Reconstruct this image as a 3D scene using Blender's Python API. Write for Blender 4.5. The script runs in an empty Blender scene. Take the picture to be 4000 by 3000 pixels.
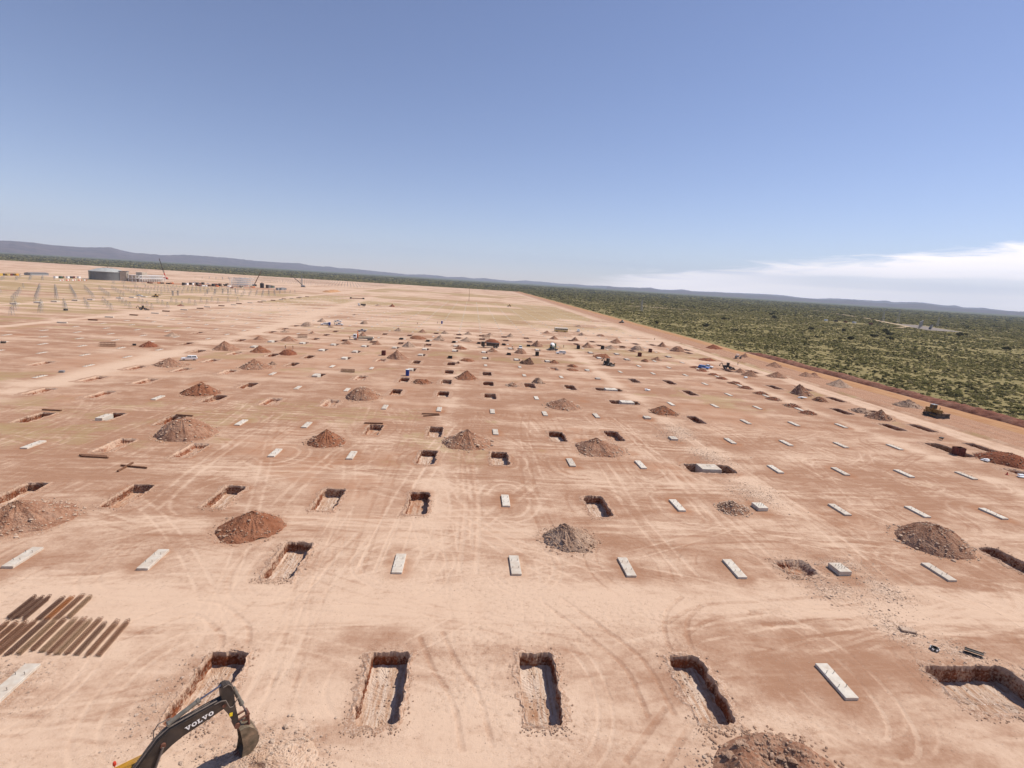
import bpy, math, random
import numpy as np
from mathutils import Vector, Matrix
rnd = random.Random(7)
C = bpy.context.scene.collection

# ------------------------------------------------------------------ camera, sky, sun, exposure
F_PX, PITCH, ROLL, YAW, CAM_H = 2017.0, math.radians(11.2), math.radians(3.58), math.radians(-4.94), 35.0
_cp, _sp, _cr, _sr, _cy, _sy = math.cos(PITCH), math.sin(PITCH), math.cos(ROLL), math.sin(ROLL), math.cos(YAW), math.sin(YAW)
_turn = lambda x, y, z: Vector((x*_cy - y*_sy, x*_sy + y*_cy, z))
FW = _turn(0, _cp, -_sp)
RT = _turn(_cr, _sr*_sp, _sr*_cp)
UP = _turn(-_sr, _cr*_sp, _cr*_cp)
cam_data = bpy.data.cameras.new("camera"); cam = bpy.data.objects.new("camera", cam_data); C.objects.link(cam)
M = Matrix((RT, UP, -FW)).transposed().to_4x4(); M.translation = (0, 0, CAM_H); cam.matrix_world = M
cam_data.sensor_width = 36; cam_data.lens = 36*F_PX/4000; cam_data.clip_start = 0.5; cam_data.clip_end = 120000
bpy.context.scene.camera = cam

SUN_DIR = Vector((0.74, 0.25, 1.0)).normalized()           # towards the sun
SUN_EL = math.asin(SUN_DIR.z); SUN_AZ = math.atan2(SUN_DIR.x, SUN_DIR.y)
sun_data = bpy.data.lights.new("sun", 'SUN'); sun_data.energy = 5.0; sun_data.angle = math.radians(0.5); sun_data.color = (1.0, 0.93, 0.83)
sun = bpy.data.objects.new("sun", sun_data); C.objects.link(sun); sun.location = (200, 100, 300)
sun.rotation_euler = SUN_DIR.to_track_quat('Z', 'Y').to_euler()

def P(x, y, z=0.0):
    d = Vector((x, y, z-CAM_H)); w = d.dot(FW)
    if w < 1: return (-9e9, -9e9, w)
    return (2000 + F_PX*d.dot(RT)/w, 1500 - F_PX*d.dot(UP)/w, w)
def in_frame(x, y, m=60):
    p = P(x, y); return p[2] > 1 and -m < p[0] < 4000+m and p[1] < 3000+m

class NT:                                                   # small node-tree helper
    def __init__(s, tree): s.t = tree; s.t.nodes.clear()
    def n(s, typ, **kw):
        nd = s.t.nodes.new(typ)
        for k, v in kw.items():
            if k.startswith('i_'):
                key = k[2:]; key = int(key) if key.isdigit() else key.replace('_', ' ')
                if hasattr(v, 'is_linked') or isinstance(v, bpy.types.NodeSocket): s.t.links.new(v, nd.inputs[key])
                else: nd.inputs[key].default_value = v
            else: setattr(nd, k, v)
        return nd
    def link(s, a, b): s.t.links.new(a, b)
    def math(s, op, a, b=0.0, clamp=False):
        nd = s.t.nodes.new('ShaderNodeMath'); nd.operation = op; nd.use_clamp = clamp
        for k, v in enumerate((a, b)):
            if isinstance(v, bpy.types.NodeSocket): s.t.links.new(v, nd.inputs[k])
            else: nd.inputs[k].default_value = v
        return nd.outputs[0]
    def mix(s, f, a, b, blend='MIX'):
        nd = s.t.nodes.new('ShaderNodeMix'); nd.data_type = 'RGBA'; nd.blend_type = blend; nd.clamp_factor = True
        for k, v in ((0, f), (6, a), (7, b)):
            if isinstance(v, bpy.types.NodeSocket): s.t.links.new(v, nd.inputs[k])
            else: nd.inputs[k].default_value = v if k == 0 else (*v, 1) if len(v) == 3 else v
        return nd.outputs[2]
    def ramp(s, f, lo, hi):
        nd = s.t.nodes.new('ShaderNodeMapRange'); nd.interpolation_type = 'SMOOTHSTEP'
        s.t.links.new(f, nd.inputs[0]); nd.inputs[1].default_value = lo; nd.inputs[2].default_value = hi
        return nd.outputs[0]
    def noise(s, vec, scale, detail=4, rough=0.55, dist=0.0):
        nd = s.t.nodes.new('ShaderNodeTexNoise'); s.t.links.new(vec, nd.inputs['Vector'])
        nd.inputs['Scale'].default_value = scale; nd.inputs['Detail'].default_value = detail
        nd.inputs['Roughness'].default_value = rough; nd.inputs['Distortion'].default_value = dist
        return nd.outputs[0]
    def mapping(s, vec, scale=(1, 1, 1), rot=(0, 0, 0), loc=(0, 0, 0)):
        nd = s.t.nodes.new('ShaderNodeMapping'); s.t.links.new(vec, nd.inputs[0])
        nd.inputs['Scale'].default_value = scale; nd.inputs['Rotation'].default_value = rot; nd.inputs['Location'].default_value = loc
        return nd.outputs[0]

world = bpy.data.worlds.new("World"); bpy.context.scene.world = world; world.use_nodes = True
w = NT(world.node_tree)
sky = w.n('ShaderNodeTexSky', sky_type='NISHITA', sun_disc=False, sun_elevation=SUN_EL, sun_rotation=SUN_AZ, altitude=1100, air_density=1.0, dust_density=0.3, ozone_density=3.0)
tc = w.n('ShaderNodeTexCoord'); dirv = tc.outputs['Generated']
sep = w.n('ShaderNodeSeparateXYZ', i_0=dirv)
az = w.math('ARCTAN2', sep.outputs[0], sep.outputs[1]); el = w.math('ARCSINE', sep.outputs[2])
comb = w.n('ShaderNodeCombineXYZ', i_0=az, i_1=el).outputs[0]
n1 = w.noise(w.mapping(comb, (7.0, 75.0, 1), rot=(0, 0, 0.035)), 1.0, 7, 0.62, 1.0)
n2 = w.noise(w.mapping(comb, (3.0, 22.0, 1), loc=(5, 1, 0)), 1.0, 3, 0.5)
# cirrus bank low in the sky to the right: its top rises towards the right
top = w.math('ADD', w.math('MULTIPLY', w.math('MAXIMUM', w.math('SUBTRACT', az, 0.20), 0.0), 0.120), 0.010)
rel = w.math('SUBTRACT', top, el)                                   # >0 inside the bank
edge = w.math('ADD', w.math('MULTIPLY', rel, 42.0), w.math('MULTIPLY', w.math('SUBTRACT', n1, 0.5), 2.2))
bank = w.ramp(edge, -0.50, 0.40)
gapc = w.math('ADD', 0.022, w.math('MULTIPLY', az, 0.016))
gap = w.math('ABSOLUTE', w.math('SUBTRACT', el, gapc))
gapm = w.math('SUBTRACT', 1.0, w.ramp(w.math('ADD', gap, w.math('MULTIPLY', w.math('SUBTRACT', n2, 0.5), 0.030)), 0.003, 0.011))
gapm = w.math('MULTIPLY', gapm, w.ramp(az, 0.42, 0.62))
thin = w.math('ADD', 0.50, w.math('ADD', w.math('MULTIPLY', n2, 0.40), w.math('MULTIPLY', n1, 0.40)), clamp=True)
cl = w.math('MULTIPLY', w.math('MULTIPLY', bank, w.math('SUBTRACT', 1.0, w.math('MULTIPLY', gapm, 0.38))), thin)
cl = w.math('MULTIPLY', cl, w.ramp(az, 0.16, 0.36)); cl = w.math('MULTIPLY', cl, 0.93)
skycol = w.mix(1.0, sky.outputs[0], (1.17, 1.02, 1.09), 'MULTIPLY')
skymix = w.mix(cl, skycol, (15.5, 13.9, 13.4))
SKY_STRENGTH = 0.098
bg = w.n('ShaderNodeBackground', i_0=skymix, i_1=SKY_STRENGTH)
wo = w.n('ShaderNodeOutputWorld', i_0=bg.outputs[0])
vs = bpy.context.scene.view_settings
vs.view_transform = 'Standard'; vs.look = 'None'; vs.gamma = 1; vs.exposure = 0.14; vs.use_curve_mapping = False
cy = bpy.context.scene.cycles
cy.max_bounces = 4; cy.diffuse_bounces = 2; cy.glossy_bounces = 2; cy.volume_bounces = 1; cy.volume_step_rate = 4; cy.use_adaptive_sampling = True

# ------------------------------------------------------------------ helpers
def tag(o, label=None, cat=None, group=None, kind=None):
    if label: o['label'] = label
    if cat: o['category'] = cat
    if group: o['group'] = group
    if kind: o['kind'] = kind
    return o
def empty(name, loc=(0, 0, 0), rz=0.0, label=None, cat=None, group=None):
    o = bpy.data.objects.new(name, None); C.objects.link(o); o.location = loc; o.rotation_euler = (0, 0, rz); o.empty_display_size = 0.3
    return tag(o, label, cat, group)
def mesh_np(name, V, Fq, mats, smooth=False, attrs=None):
    me = bpy.data.meshes.new(name); V = np.asarray(V, np.float32); Fq = np.asarray(Fq, np.int32); k = Fq.shape[1]
    me.vertices.add(len(V)); me.vertices.foreach_set('co', V.ravel())
    me.loops.add(Fq.size); me.loops.foreach_set('vertex_index', Fq.ravel())
    me.polygons.add(len(Fq)); me.polygons.foreach_set('loop_start', np.arange(0, Fq.size, k, dtype=np.int32))
    me.polygons.foreach_set('use_smooth', np.full(len(Fq), smooth))
    for a, (typ, data) in (attrs or {}).items():
        at = me.attributes.new(a, typ, 'POINT'); at.data.foreach_set('color' if typ == 'FLOAT_COLOR' else 'value', np.asarray(data, np.float32).ravel())
    for m in (mats if isinstance(mats, (list, tuple)) else [mats]): me.materials.append(m)
    me.update(); me.validate(); return me
def obj_me(name, me, parent=None, loc=(0, 0, 0), rz=0.0):
    o = bpy.data.objects.new(name, me); C.objects.link(o); o.location = loc; o.rotation_euler = (0, 0, rz); o.parent = parent; return o
def copy_tree(o, parent=None):
    c = o.copy(); C.objects.link(c); c.parent = parent
    for ch in list(o.children): copy_tree(ch, c)
    return c

class MB:                                                   # mesh builder: several shaped pieces in ONE mesh
    def __init__(s): s.v = []; s.f = []; s.m = []; s.mi = 0
    def add(s, vs, fs):
        b = len(s.v); s.v += [tuple(v) for v in vs]; s.f += [tuple(b+i for i in f) for f in fs]; s.m += [s.mi]*len(fs); return s
    def box(s, c, d, rz=0.0, bev=0.0, taper=(1, 1)):
        x, y, z = d[0]/2, d[1]/2, d[2]/2; cr_, sr_ = math.cos(rz), math.sin(rz); b = min(bev, x*.9, y*.9, z*.9)
        def R(px, py, pz): return (c[0]+px*cr_-py*sr_, c[1]+px*sr_+py*cr_, c[2]+pz)
        if b <= 0:
            vs = [R(sx*x*(taper[0] if sz > 0 else 1), sy*y*(taper[1] if sz > 0 else 1), sz*z) for sz in (-1, 1) for sx, sy in ((-1, -1), (1, -1), (1, 1), (-1, 1))]
            return s.add(vs, [(3, 2, 1, 0), (4, 5, 6, 7), (0, 1, 5, 4), (1, 2, 6, 5), (2, 3, 7, 6), (3, 0, 4, 7)])
        rings = []
        for zz, ins in ((-z, b), (-z+b, 0), (z-b, 0), (z, b)):
            tx, ty = (taper if zz > 0 else (1, 1)); X, Y = x*tx, y*ty
            r = []
            for sx, sy in ((-1, -1), (1, -1), (1, 1), (-1, 1)):
                a = (sx*(X-b), sy*(Y-ins)); e = (sx*(X-ins), sy*(Y-b))
                r += [a, e] if sx*sy < 0 else [e, a]
            rings.append([R(px, py, zz) for px, py in r])
        vs = [p for r in rings for p in r]; fs = [tuple(range(7, -1, -1)), tuple(range(24, 32))]
        for k in range(3):
            for i in range(8): fs.append((k*8+i, k*8+(i+1) % 8, k*8+8+(i+1) % 8, k*8+8+i))
        return s.add(vs, fs)
    def tube(s, a, b, r, r2=None, n=8, cap=True):
        a, b = Vector(a), Vector(b); r2 = r if r2 is None else r2; d = (b-a)
        if d.length < 1e-6: return s
        q = d.to_track_quat('Z', 'Y'); vs = []
        for p, rr in ((a, r), (b, r2)):
            for i in range(n): t = 2*math.pi*i/n; vs.append(p+q @ Vector((rr*math.cos(t), rr*math.sin(t), 0)))
        fs = [(i, (i+1) % n, n+(i+1) % n, n+i) for i in range(n)]
        if cap: fs += [tuple(range(n-1, -1, -1)), tuple(range(n, 2*n))]
        return s.add(vs, fs)
    def path(s, pts, r, n=6):
        for a, b in zip(pts, pts[1:]): s.tube(a, b, r, n=n)
        return s
    def prism(s, poly, fn0, fn1):                           # polygon extruded between two 3-D maps
        n = len(poly); vs = [fn0(*p) for p in poly]+[fn1(*p) for p in poly]
        return s.add(vs, [tuple(range(n)), tuple(range(2*n-1, n-1, -1))]+[(i, n+i, n+(i+1) % n, (i+1) % n) for i in range(n)])
    def lathe(s, prof, c=(0, 0, 0), n=24, axis='z'):
        vs = []
        for r, z in prof:
            for i in range(n):
                t = 2*math.pi*i/n; p = (r*math.cos(t), r*math.sin(t), z)
                if axis == 'y': p = (p[0], p[2], p[1])
                if axis == 'x': p = (p[2], p[0], p[1])
                vs.append((c[0]+p[0], c[1]+p[1], c[2]+p[2]))
        fs = [(k*n+i, k*n+(i+1) % n, k*n+n+(i+1) % n, k*n+n+i) for k in range(len(prof)-1) for i in range(n)]
        return s.add(vs, fs)
    def build(s, name, mats, parent=None, loc=(0, 0, 0), rz=0.0, smooth=False):
        me = bpy.data.meshes.new(name); me.from_pydata([tuple(v) for v in s.v], [], s.f)
        mats = mats if isinstance(mats, (list, tuple)) else [mats]
        for m in mats: me.materials.append(m)
        if max(s.m, default=0): me.polygons.foreach_set('material_index', s.m)
        if smooth: me.polygons.foreach_set('use_smooth', [True]*len(me.polygons))
        me.update(); return obj_me(name, me, parent, loc, rz)

# ------------------------------------------------------------------ noise fields (numpy)
_T = np.random.RandomState(11).rand(8, 256, 256).astype(np.float32)
def vn(x, y, s=0):
    xi = np.floor(x).astype(np.int64); yi = np.floor(y).astype(np.int64); fx = x-xi; fy = y-yi
    fx = fx*fx*(3-2*fx); fy = fy*fy*(3-2*fy); t = _T[s % 8]; a, b, c, d = xi & 255, (xi+1) & 255, yi & 255, (yi+1) & 255
    return (t[a, c]*(1-fx)+t[b, c]*fx)*(1-fy)+(t[a, d]*(1-fx)+t[b, d]*fx)*fy
def fbm(x, y, sc, o=4, s=0, g=0.5):
    v = 0; am = 1; tot = 0
    for k in range(o): v = v+am*vn(x*sc*2**k+17.3*k+s*31, y*sc*2**k+9.1*k-s*13, s+k); tot += am; am *= g
    return v/tot
sstep = lambda v, a, b: (lambda t: t*t*(3-2*t))(np.clip((v-a)/(b-a), 0, 1))

# ------------------------------------------------------------------ materials
def principled(name):
    m = bpy.data.materials.new(name); m.use_nodes = True; t = NT(m.node_tree)
    b = t.n('ShaderNodeBsdfPrincipled'); o = t.n('ShaderNodeOutputMaterial'); t.link(b.outputs[0], o.inputs[0]); return m, t, b
def mat(name, col, rough=0.7, var=0.25, scale=3.0, metal=0.0, dirt=None, bump=0.0, spec=0.3, tone=0.0):
    m, t, b = principled(name); g = t.n('ShaderNodeTexCoord').outputs['Object']
    n = t.noise(g, scale, 5, 0.6); c2 = tuple(max(0, c*(1-var)) for c in col); c3 = tuple(min(1, c*(1+var)) for c in col)
    cc = t.mix(t.ramp(n, 0.3, 0.7), c2, c3)
    if dirt: cc = t.mix(t.math('MULTIPLY', t.ramp(t.noise(g, scale*0.6, 4, 0.65), 0.45, 0.75), dirt[1]), cc, dirt[0])
    if tone:
        r_ = t.n('ShaderNodeObjectInfo').outputs['Random']; pz = t.n('ShaderNodeNewGeometry').outputs['Position']; stn = t.ramp(t.math('ADD', t.noise(pz, 1.1, 5, .65), t.math('MULTIPLY', r_, .22)), .50, .78)
        cc = t.mix(t.math('MULTIPLY', stn, tone), cc, (0.44, 0.33, 0.24)); cc = t.mix(t.math('MULTIPLY', r_, .30), cc, (0.43, 0.39, 0.34))
    t.link(cc, b.inputs['Base Color']); b.inputs['Roughness'].default_value = rough; b.inputs['Metallic'].default_value = metal; b.inputs['Specular IOR Level'].default_value = spec
    if bump:
        bp = t.n('ShaderNodeBump', i_Strength=0.6, i_Distance=bump, i_Height=t.noise(g, scale*4, 4)); t.link(bp.outputs[0], b.inputs['Normal'])
    return m
DUST = (0.42, 0.29, 0.19)
M_ = {}
M_['concrete'] = mat('concrete', (0.60, 0.55, 0.475), 0.85, 0.10, 1.3, dirt=(DUST, 0.3), bump=0.01, tone=.6)
M_['concrete_dusty'] = mat('dusty_concrete', (0.56, 0.49, 0.41), 0.9, 0.10, 0.8, dirt=(DUST, 0.5))
M_['bolt'] = mat('bolt_steel', (0.20, 0.18, 0.165), 0.55, 0.2, 8, metal=0.6)
M_['rust'] = mat('rusty_steel', (0.16, 0.075, 0.04), 0.85, 0.45, 5)
M_['rust_red'] = mat('red_primer_steel', (0.13, 0.035, 0.025), 0.8, 0.4, 1.5)
M_['black_form'] = mat('dark_formwork', (0.035, 0.028, 0.028), 0.75, 0.4, 1.5)
M_['galv'] = mat('galvanised_steel', (0.27, 0.27, 0.27), 0.5, 0.15, 2, metal=0.3)
M_['grey_paint'] = mat('dark_grey_paint', (0.036, 0.029, 0.026), 0.5, 0.3, 1.2, dirt=(DUST, 0.10))
M_['yellow'] = mat('yellow_paint', (0.56, 0.29, 0.035), 0.5, 0.2, 2, dirt=(DUST, 0.35))
M_['yellow_bright'] = mat('bright_yellow', (0.75, 0.55, 0.02), 0.5, 0.1, 2)
M_['white'] = mat('white_paint', (0.78, 0.78, 0.78), 0.35, 0.05, 1, dirt=(DUST, 0.2))
M_['silver'] = mat('silver_paint', (0.35, 0.35, 0.36), 0.35, 0.1, 1, dirt=(DUST, 0.2), metal=0.2)
M_['dark_car'] = mat('dark_car_paint', (0.06, 0.065, 0.08), 0.35, 0.2, 1, dirt=(DUST, 0.25))
M_['blue_car'] = mat('blue_car_paint', (0.10, 0.22, 0.55), 0.35, 0.1, 1, dirt=(DUST, 0.1))
M_['glass'] = mat('window_glass', (0.02, 0.025, 0.03), 0.08, 0.2, 1, spec=0.6)
M_['rubber'] = mat('rubber', (0.02, 0.02, 0.02), 0.85, 0.3, 4, dirt=(DUST, 0.25))
M_['chrome'] = mat('bare_rod_steel', (0.30, 0.30, 0.36), 0.25, 0.1, 4, metal=0.9)
M_['hose'] = mat('hydraulic_hose', (0.16, 0.13, 0.11), 0.6, 0.2, 6)
M_['cyl'] = mat('cylinder_paint', (0.15, 0.14, 0.12), 0.5, 0.2, 3, dirt=(DUST, 0.3))
M_['bucket'] = mat('worn_bucket_steel', (0.16, 0.125, 0.085), 0.6, 0.3, 2.5, metal=0.25, dirt=(DUST, 0.6))
M_['pin'] = mat('rusty_pin', (0.14, 0.06, 0.04), 0.6, 0.3, 6)
M_['toilet_blue'] = mat('blue_plastic', (0.015, 0.045, 0.24), 0.45, 0.1, 2)
M_['red'] = mat('red_paint', (0.5, 0.05, 0.025), 0.5, 0.15, 2)
M_['orange'] = mat('orange_paint', (0.6, 0.14, 0.03), 0.5, 0.15, 2)
M_['green'] = mat('green_paint', (0.03, 0.075, 0.04), 0.5, 0.2, 2, dirt=(DUST, 0.2))
M_['cream'] = mat('cream_paint', (0.62, 0.55, 0.38), 0.45, 0.1, 2, dirt=(DUST, 0.15))
M_['bus_yellow'] = mat('bus_yellow', (0.5, 0.33, 0.06), 0.5, 0.1, 2, dirt=(DUST, 0.2))
M_['machine_dark'] = mat('dark_machine_paint', (0.045, 0.035, 0.03), 0.6, 0.4, 1, dirt=(DUST, 0.2))
M_['skin'] = mat('skin_brown', (0.09, 0.045, 0.03), 0.6, 0.05, 3)
M_['overall'] = mat('work_overall', (0.06, 0.07, 0.12), 0.9, 0.2, 5)
M_['vest'] = mat('safety_vest', (0.55, 0.30, 0.03), 0.8, 0.1, 5)
M_['tank_steel'] = mat('tank_plate', (0.15, 0.155, 0.16), 0.5, 0.12, 0.15, metal=0.2)
M_['tank_roof'] = mat('tank_roof_plate', (0.36, 0.36, 0.34), 0.6, 0.12, 0.2)
M_['beige_wall'] = mat('raw_concrete_wall', (0.42, 0.36, 0.29), 0.85, 0.12, 0.3)
M_['trunk'] = mat('bark', (0.10, 0.075, 0.055), 0.9, 0.3, 4)

# ------------------------------------------------------------------ site layout (metres; x across the rows, y away from the camera)
SX, SY, Y0 = 14.37, 19.27, 39.6
LX = lambda k: (k+0.48)*SX
LY = lambda r: Y0+SY*r
MOUNDS = """-58.3 68.6 5.8 2.74 -0.3 -0.3 rb|rocky red-brown
-28.8 67.3 4.3 2.45 0.5 0.2 r|tall red-brown
15.1 65.9 4.0 2.3 -0.8 0.2 g|gravelly grey-brown
71.3 67.5 5.2 2.62 0.1 -0.1 rb|broad gravelly brown
-57.8 107.5 5.8 3.12 -0.4 -0.2 rb|wide red-brown
-28.7 105.5 4.1 2.59 -0.1 -0.0 r|pointed red-brown
0.3 107.9 5.3 3.14 0.0 -0.0 rb|pointed rubble-strewn
29.5 106.6 5.7 2.58 -1.1 0.3 rb|steep rubble-strewn
57.7 143.7 4.1 2.06 -0.2 0.1 r|small reddish
28.0 146.4 5.4 2.27 0.2 -0.0 rb|red-and-grey
45.1 77.6 2.7 1.38 -0.3 0.1 rb|small dark-topped
-29.7 146.7 4.9 2.71 -0.2 -0.0 rb|broad stony
-72.6 143.9 4.9 2.99 0.1 0.1 r|bright red-brown
-15.4 171.7 3.2 1.38 -1.4 -0.1 r|low twin-humped
-0.9 182.8 4.0 2.87 0.3 0.0 r|sharp-pointed red
15.2 172.9 2.1 1.22 -0.1 0.0 rb|small brown
25.0 180.6 2.1 1.72 -0.2 0.0 g|rounded grey stony
25.3 223.7 3.3 2.82 1.3 -0.1 d|dark steep
38.5 230.1 2.5 1.37 -0.1 0.0 r|small smooth red
-0.7 223.7 3.2 0.89 -0.5 -0.0 r|low spread-out red
-4.7 214.9 1.0 0.96 0.1 0.0 r|tiny red
25.4 256.8 3.5 2.06 0.3 -0.0 rb|flat-topped brown
11.4 257.5 2.9 2.11 0.0 -0.0 rb|brown
-4.4 261.6 3.3 1.19 -0.1 -0.0 r|low red
12.8 294.0 4.9 2.08 -0.3 0.0 rr|wide deep-red
38.0 288.9 3.7 3.33 -0.3 0.0 rb|steep brown
-2.3 296.0 3.8 2.25 0.3 0.0 g|grey-brown
-17.6 294.7 3.7 2.9 0.7 0.0 g|grey gravel
-16.3 330.3 2.7 1.92 -0.2 -0.0 g|small grey
-1.6 332.6 2.8 1.96 0.2 0.0 g|small grey
12.4 335.6 2.2 1.68 0.4 -0.0 g|narrow grey
25.6 332.2 2.8 2.28 0.2 -0.0 g|pointed grey
54.6 369.0 3.1 2.03 0.2 -0.0 rb|brown
54.2 332.5 3.0 2.17 0.2 -0.0 rb|brown
-30.2 220.5 4.6 3.51 -0.5 -0.1 rb|tall pointed brown
-30.2 259.7 3.7 2.7 -0.4 -0.1 g|pointed grey-brown
-46.7 261.9 2.4 2.03 0.3 0.1 rb|brown
-60.0 258.3 3.2 1.65 -0.2 -0.0 rb|brown
-60.5 296.1 2.1 2.06 0.3 0.1 rb|brown
-45.3 331.3 2.9 2.19 -0.2 -0.0 g|grey
-30.2 330.6 3.1 2.07 0.0 0.0 rb|brown
-73.5 365.1 3.0 2.06 0.4 0.1 g|rounded grey
-87.1 331.5 2.2 1.59 -0.4 -0.1 g|small grey
-95.8 437.3 1.9 1.05 0.0 0.0 g|tiny pale
-29.5 296.2 5.0 1.51 -1.5 -0.1 r|low wide red
-101.0 222.3 5.2 3.53 -0.7 -0.3 rb|big brown
-86.6 220.6 4.3 2.59 -0.3 -0.1 r|smooth deep red-brown
-74.8 217.6 3.8 1.86 0.2 0.1 rr|low bright red
-74.3 185.3 5.6 2.87 -0.7 -0.3 rb|large brown
-71.6 192.3 1.4 1.1 0.1 0.0 g|small grey
-101.8 258.6 3.1 1.66 -0.4 -0.2 rb|brown
-88.3 259.9 4.2 2.33 -0.3 -0.1 rb|brown
-101.9 293.7 2.5 1.33 0.0 0.0 g|pale grey
-87.6 294.2 1.8 1.26 0.2 0.0 rb|small brown
-101.5 331.0 4.3 2.48 0.7 0.2 g|broad grey stony
-101.8 364.3 3.0 2.51 0.2 0.1 g|grey
-101.1 182.0 5.3 2.54 -0.4 -0.2 rb|dusty brown
-130.3 220.2 3.6 2.23 -0.1 -0.1 rr|dark red
-139.9 254.7 3.5 1.78 -0.2 -0.1 g|pale grey
79.6 367.6 2.9 2.28 0.4 -0.1 g|grey
67.8 330.4 2.8 2.36 0.0 -0.0 rb|brown
68.9 297.3 3.9 2.96 -0.3 0.1 rb|brown
94.8 371.4 3.2 1.31 0.2 -0.1 rb|low brown
95.5 332.5 4.1 2.69 0.4 -0.1 rb|brown
82.2 297.2 3.7 2.03 0.3 -0.1 g|grey
98.7 297.3 4.1 2.5 0.0 -0.0 g|broad grey
67.3 257.8 4.4 2.11 1.4 -0.4 r|low twin-humped red
45.5 221.9 2.4 0.91 -0.4 0.1 r|low red
43.8 212.2 2.7 0.6 -1.2 0.2 r|low spread red
87.1 248.9 2.0 1.23 0.3 -0.1 r|low red
95.7 257.6 2.5 1.76 1.0 -0.4 rb|brown
123.1 322.2 3.3 3.01 -0.3 0.1 rb|brown
124.4 300.9 4.6 2.91 0.5 -0.2 rb|broad brown
93.3 444.7 3.3 1.79 0.2 -0.1 g|small grey
127.3 267.1 4.9 1.26 0.7 -0.3 rr|long low red
160.7 328.1 5.6 2.63 -1.0 0.5 rr|dark red
160.2 288.8 2.5 2.35 0.3 -0.2 rb|brown
158.4 255.0 4.2 2.44 0.0 -0.0 rb|brown
126.5 228.9 2.8 1.89 -0.6 0.3 rb|dark brown
126.5 221.0 3.9 2.71 0.2 -0.1 rb|brown
139.2 220.8 4.3 2.4 0.1 -0.1 rb|brown
125.7 181.8 4.1 3.87 -1.1 0.7 rb|tall brown
159.1 227.0 5.1 2.42 -1.6 1.1 rb|long brown
157.8 205.2 5.3 2.79 -0.2 0.2 g|grey-brown
125.6 171.3 2.5 1.24 -0.3 0.2 r|low reddish
129.5 156.1 3.1 1.14 -0.1 0.1 g|low grey
129.0 148.0 3.8 2.87 0.2 -0.2 rb|peaked brown
157.2 168.4 4.4 2.49 -0.2 0.2 g|purple-grey
129.1 108.5 5.7 2.07 0.2 -0.3 rr|wide deep-red
-230.5 433.2 2.6 1.28 0.0 0.0 rr|tiny bright red
-102.5 583.6 3.3 1.57 -0.3 -0.0 g|small pale
-87.0 581.2 3.3 3.09 0.0 0.0 rr|small dark red"""
PITS = """-20.6 39.4 n; -6.1 39.4 n; 7.5 39.3 n; 22.1 39.0 n; -20.9 59.5 n; -65.4 76.6 n; -50.2 76.8 n; -36.4 77.3 n; -20.9 77.2 n; -7.0 76.8 n; 21.9 77.2 n; -66.1 99.1 s; -51.7 97.6 s; -7.4 98.1 n; 7.0 98.8 n; -21.1 115.4 n; -7.1 115.4 n; 21.4 115.3 n; 35.6 117.5 n; -92.8 115.0 n; -65.8 116.7 n; 64.3 136.3 n; -51.8 137.4 s; -36.7 138.2 s; -21.8 155.2 n; -7.5 155.2 n; 6.9 155.2 n; -36.2 174.5 s; -21.8 174.5 n; -7.5 174.5 n; 6.9 174.5 n; -7.5 193.8 n; 6.9 193.8 n; -7.5 213.0 n; -65.0 193.8 n; -65.0 213.0 n; -79.3 213.0 n; -36.2 213.0 s; -21.8 213.0 n; -79.3 270.8 n; -79.3 290.1 n; -79.3 309.4 n; -50.6 309.4 n; -50.6 270.8 n; -36.2 270.8 n; -21.8 270.8 n; -31.3 306.6 s; -36.2 309.4 n; -21.8 328.7 n; -7.5 328.7 n; 6.9 328.7 n; 21.3 328.7 n; -7.5 309.4 n; 6.9 309.4 n; 21.3 309.4 n; -65.0 270.8 n; -108.1 290.1 n; -108.1 309.4 n; -108.1 328.7 n; -108.1 155.2 s; -93.7 155.2 s; -109.3 138.1 s; -94.2 137.3 s; -108.1 174.5 s; -93.7 174.5 s; -79.3 174.5 s; -93.7 193.8 s; -108.1 213.0 n; -93.7 213.0 s; -122.4 232.3 n; -65.0 155.2 n; -136.8 174.5 s; -66.4 137.8 n; -136.8 270.8 n; -108.1 251.6 n; 21.3 174.5 n; 35.6 174.5 n; 64.4 193.8 n; 78.7 193.8 n; 78.7 174.5 n; 35.6 213.0 s; 60.8 364.5 n; 35.6 309.4 n; 35.6 328.7 n; 64.4 328.7 n; 64.4 309.4 n; 78.7 309.4 n; 93.1 309.4 n; 74.5 381.2 n; 93.1 328.7 n; 107.5 328.7 n; 93.1 290.1 n; 118.6 328.2 n; 78.7 328.7 n; 102.5 457.9 n; 134 530.4 n; 134 309.4 n; 128.6 294.1 n; 121.9 232.3 n; 134 232.3 n; 121.9 193.8 n; 134 174.5 n; 121.9 155.2 n; 124.2 137.1 n; 134 154.3 n; 134 193.8 n; 134 137.4 n; 134 119.3 n; 78.9 61.9 n; 123.8 99.2 s"""
BLOCKS = """50.0 58.9; 50.0 78.1; 50.0 97.4; 50.0 116.7; 50.0 135.9; 50.0 155.2; 50.0 174.5; 50.0 193.8; 50.0 213.0; -79.3 116.7; -50.6 174.5; -50.6 213.0; -50.6 232.3; -65.0 232.3; -79.3 251.6; -65.0 251.6; -50.6 251.6; -36.2 251.6; -21.8 251.6; -93.7 251.6; -21.8 232.3; -7.5 251.6; -7.5 270.8; 6.9 251.6; 6.9 232.3; 21.3 270.8; 21.3 232.3; -93.7 232.3; 64.4 270.8; 78.7 270.8; 64.4 251.6; 78.7 251.6; 107.5 270.8; 35.6 232.3; 35.6 270.8; 64.4 232.3; -21.8 193.8"""

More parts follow.
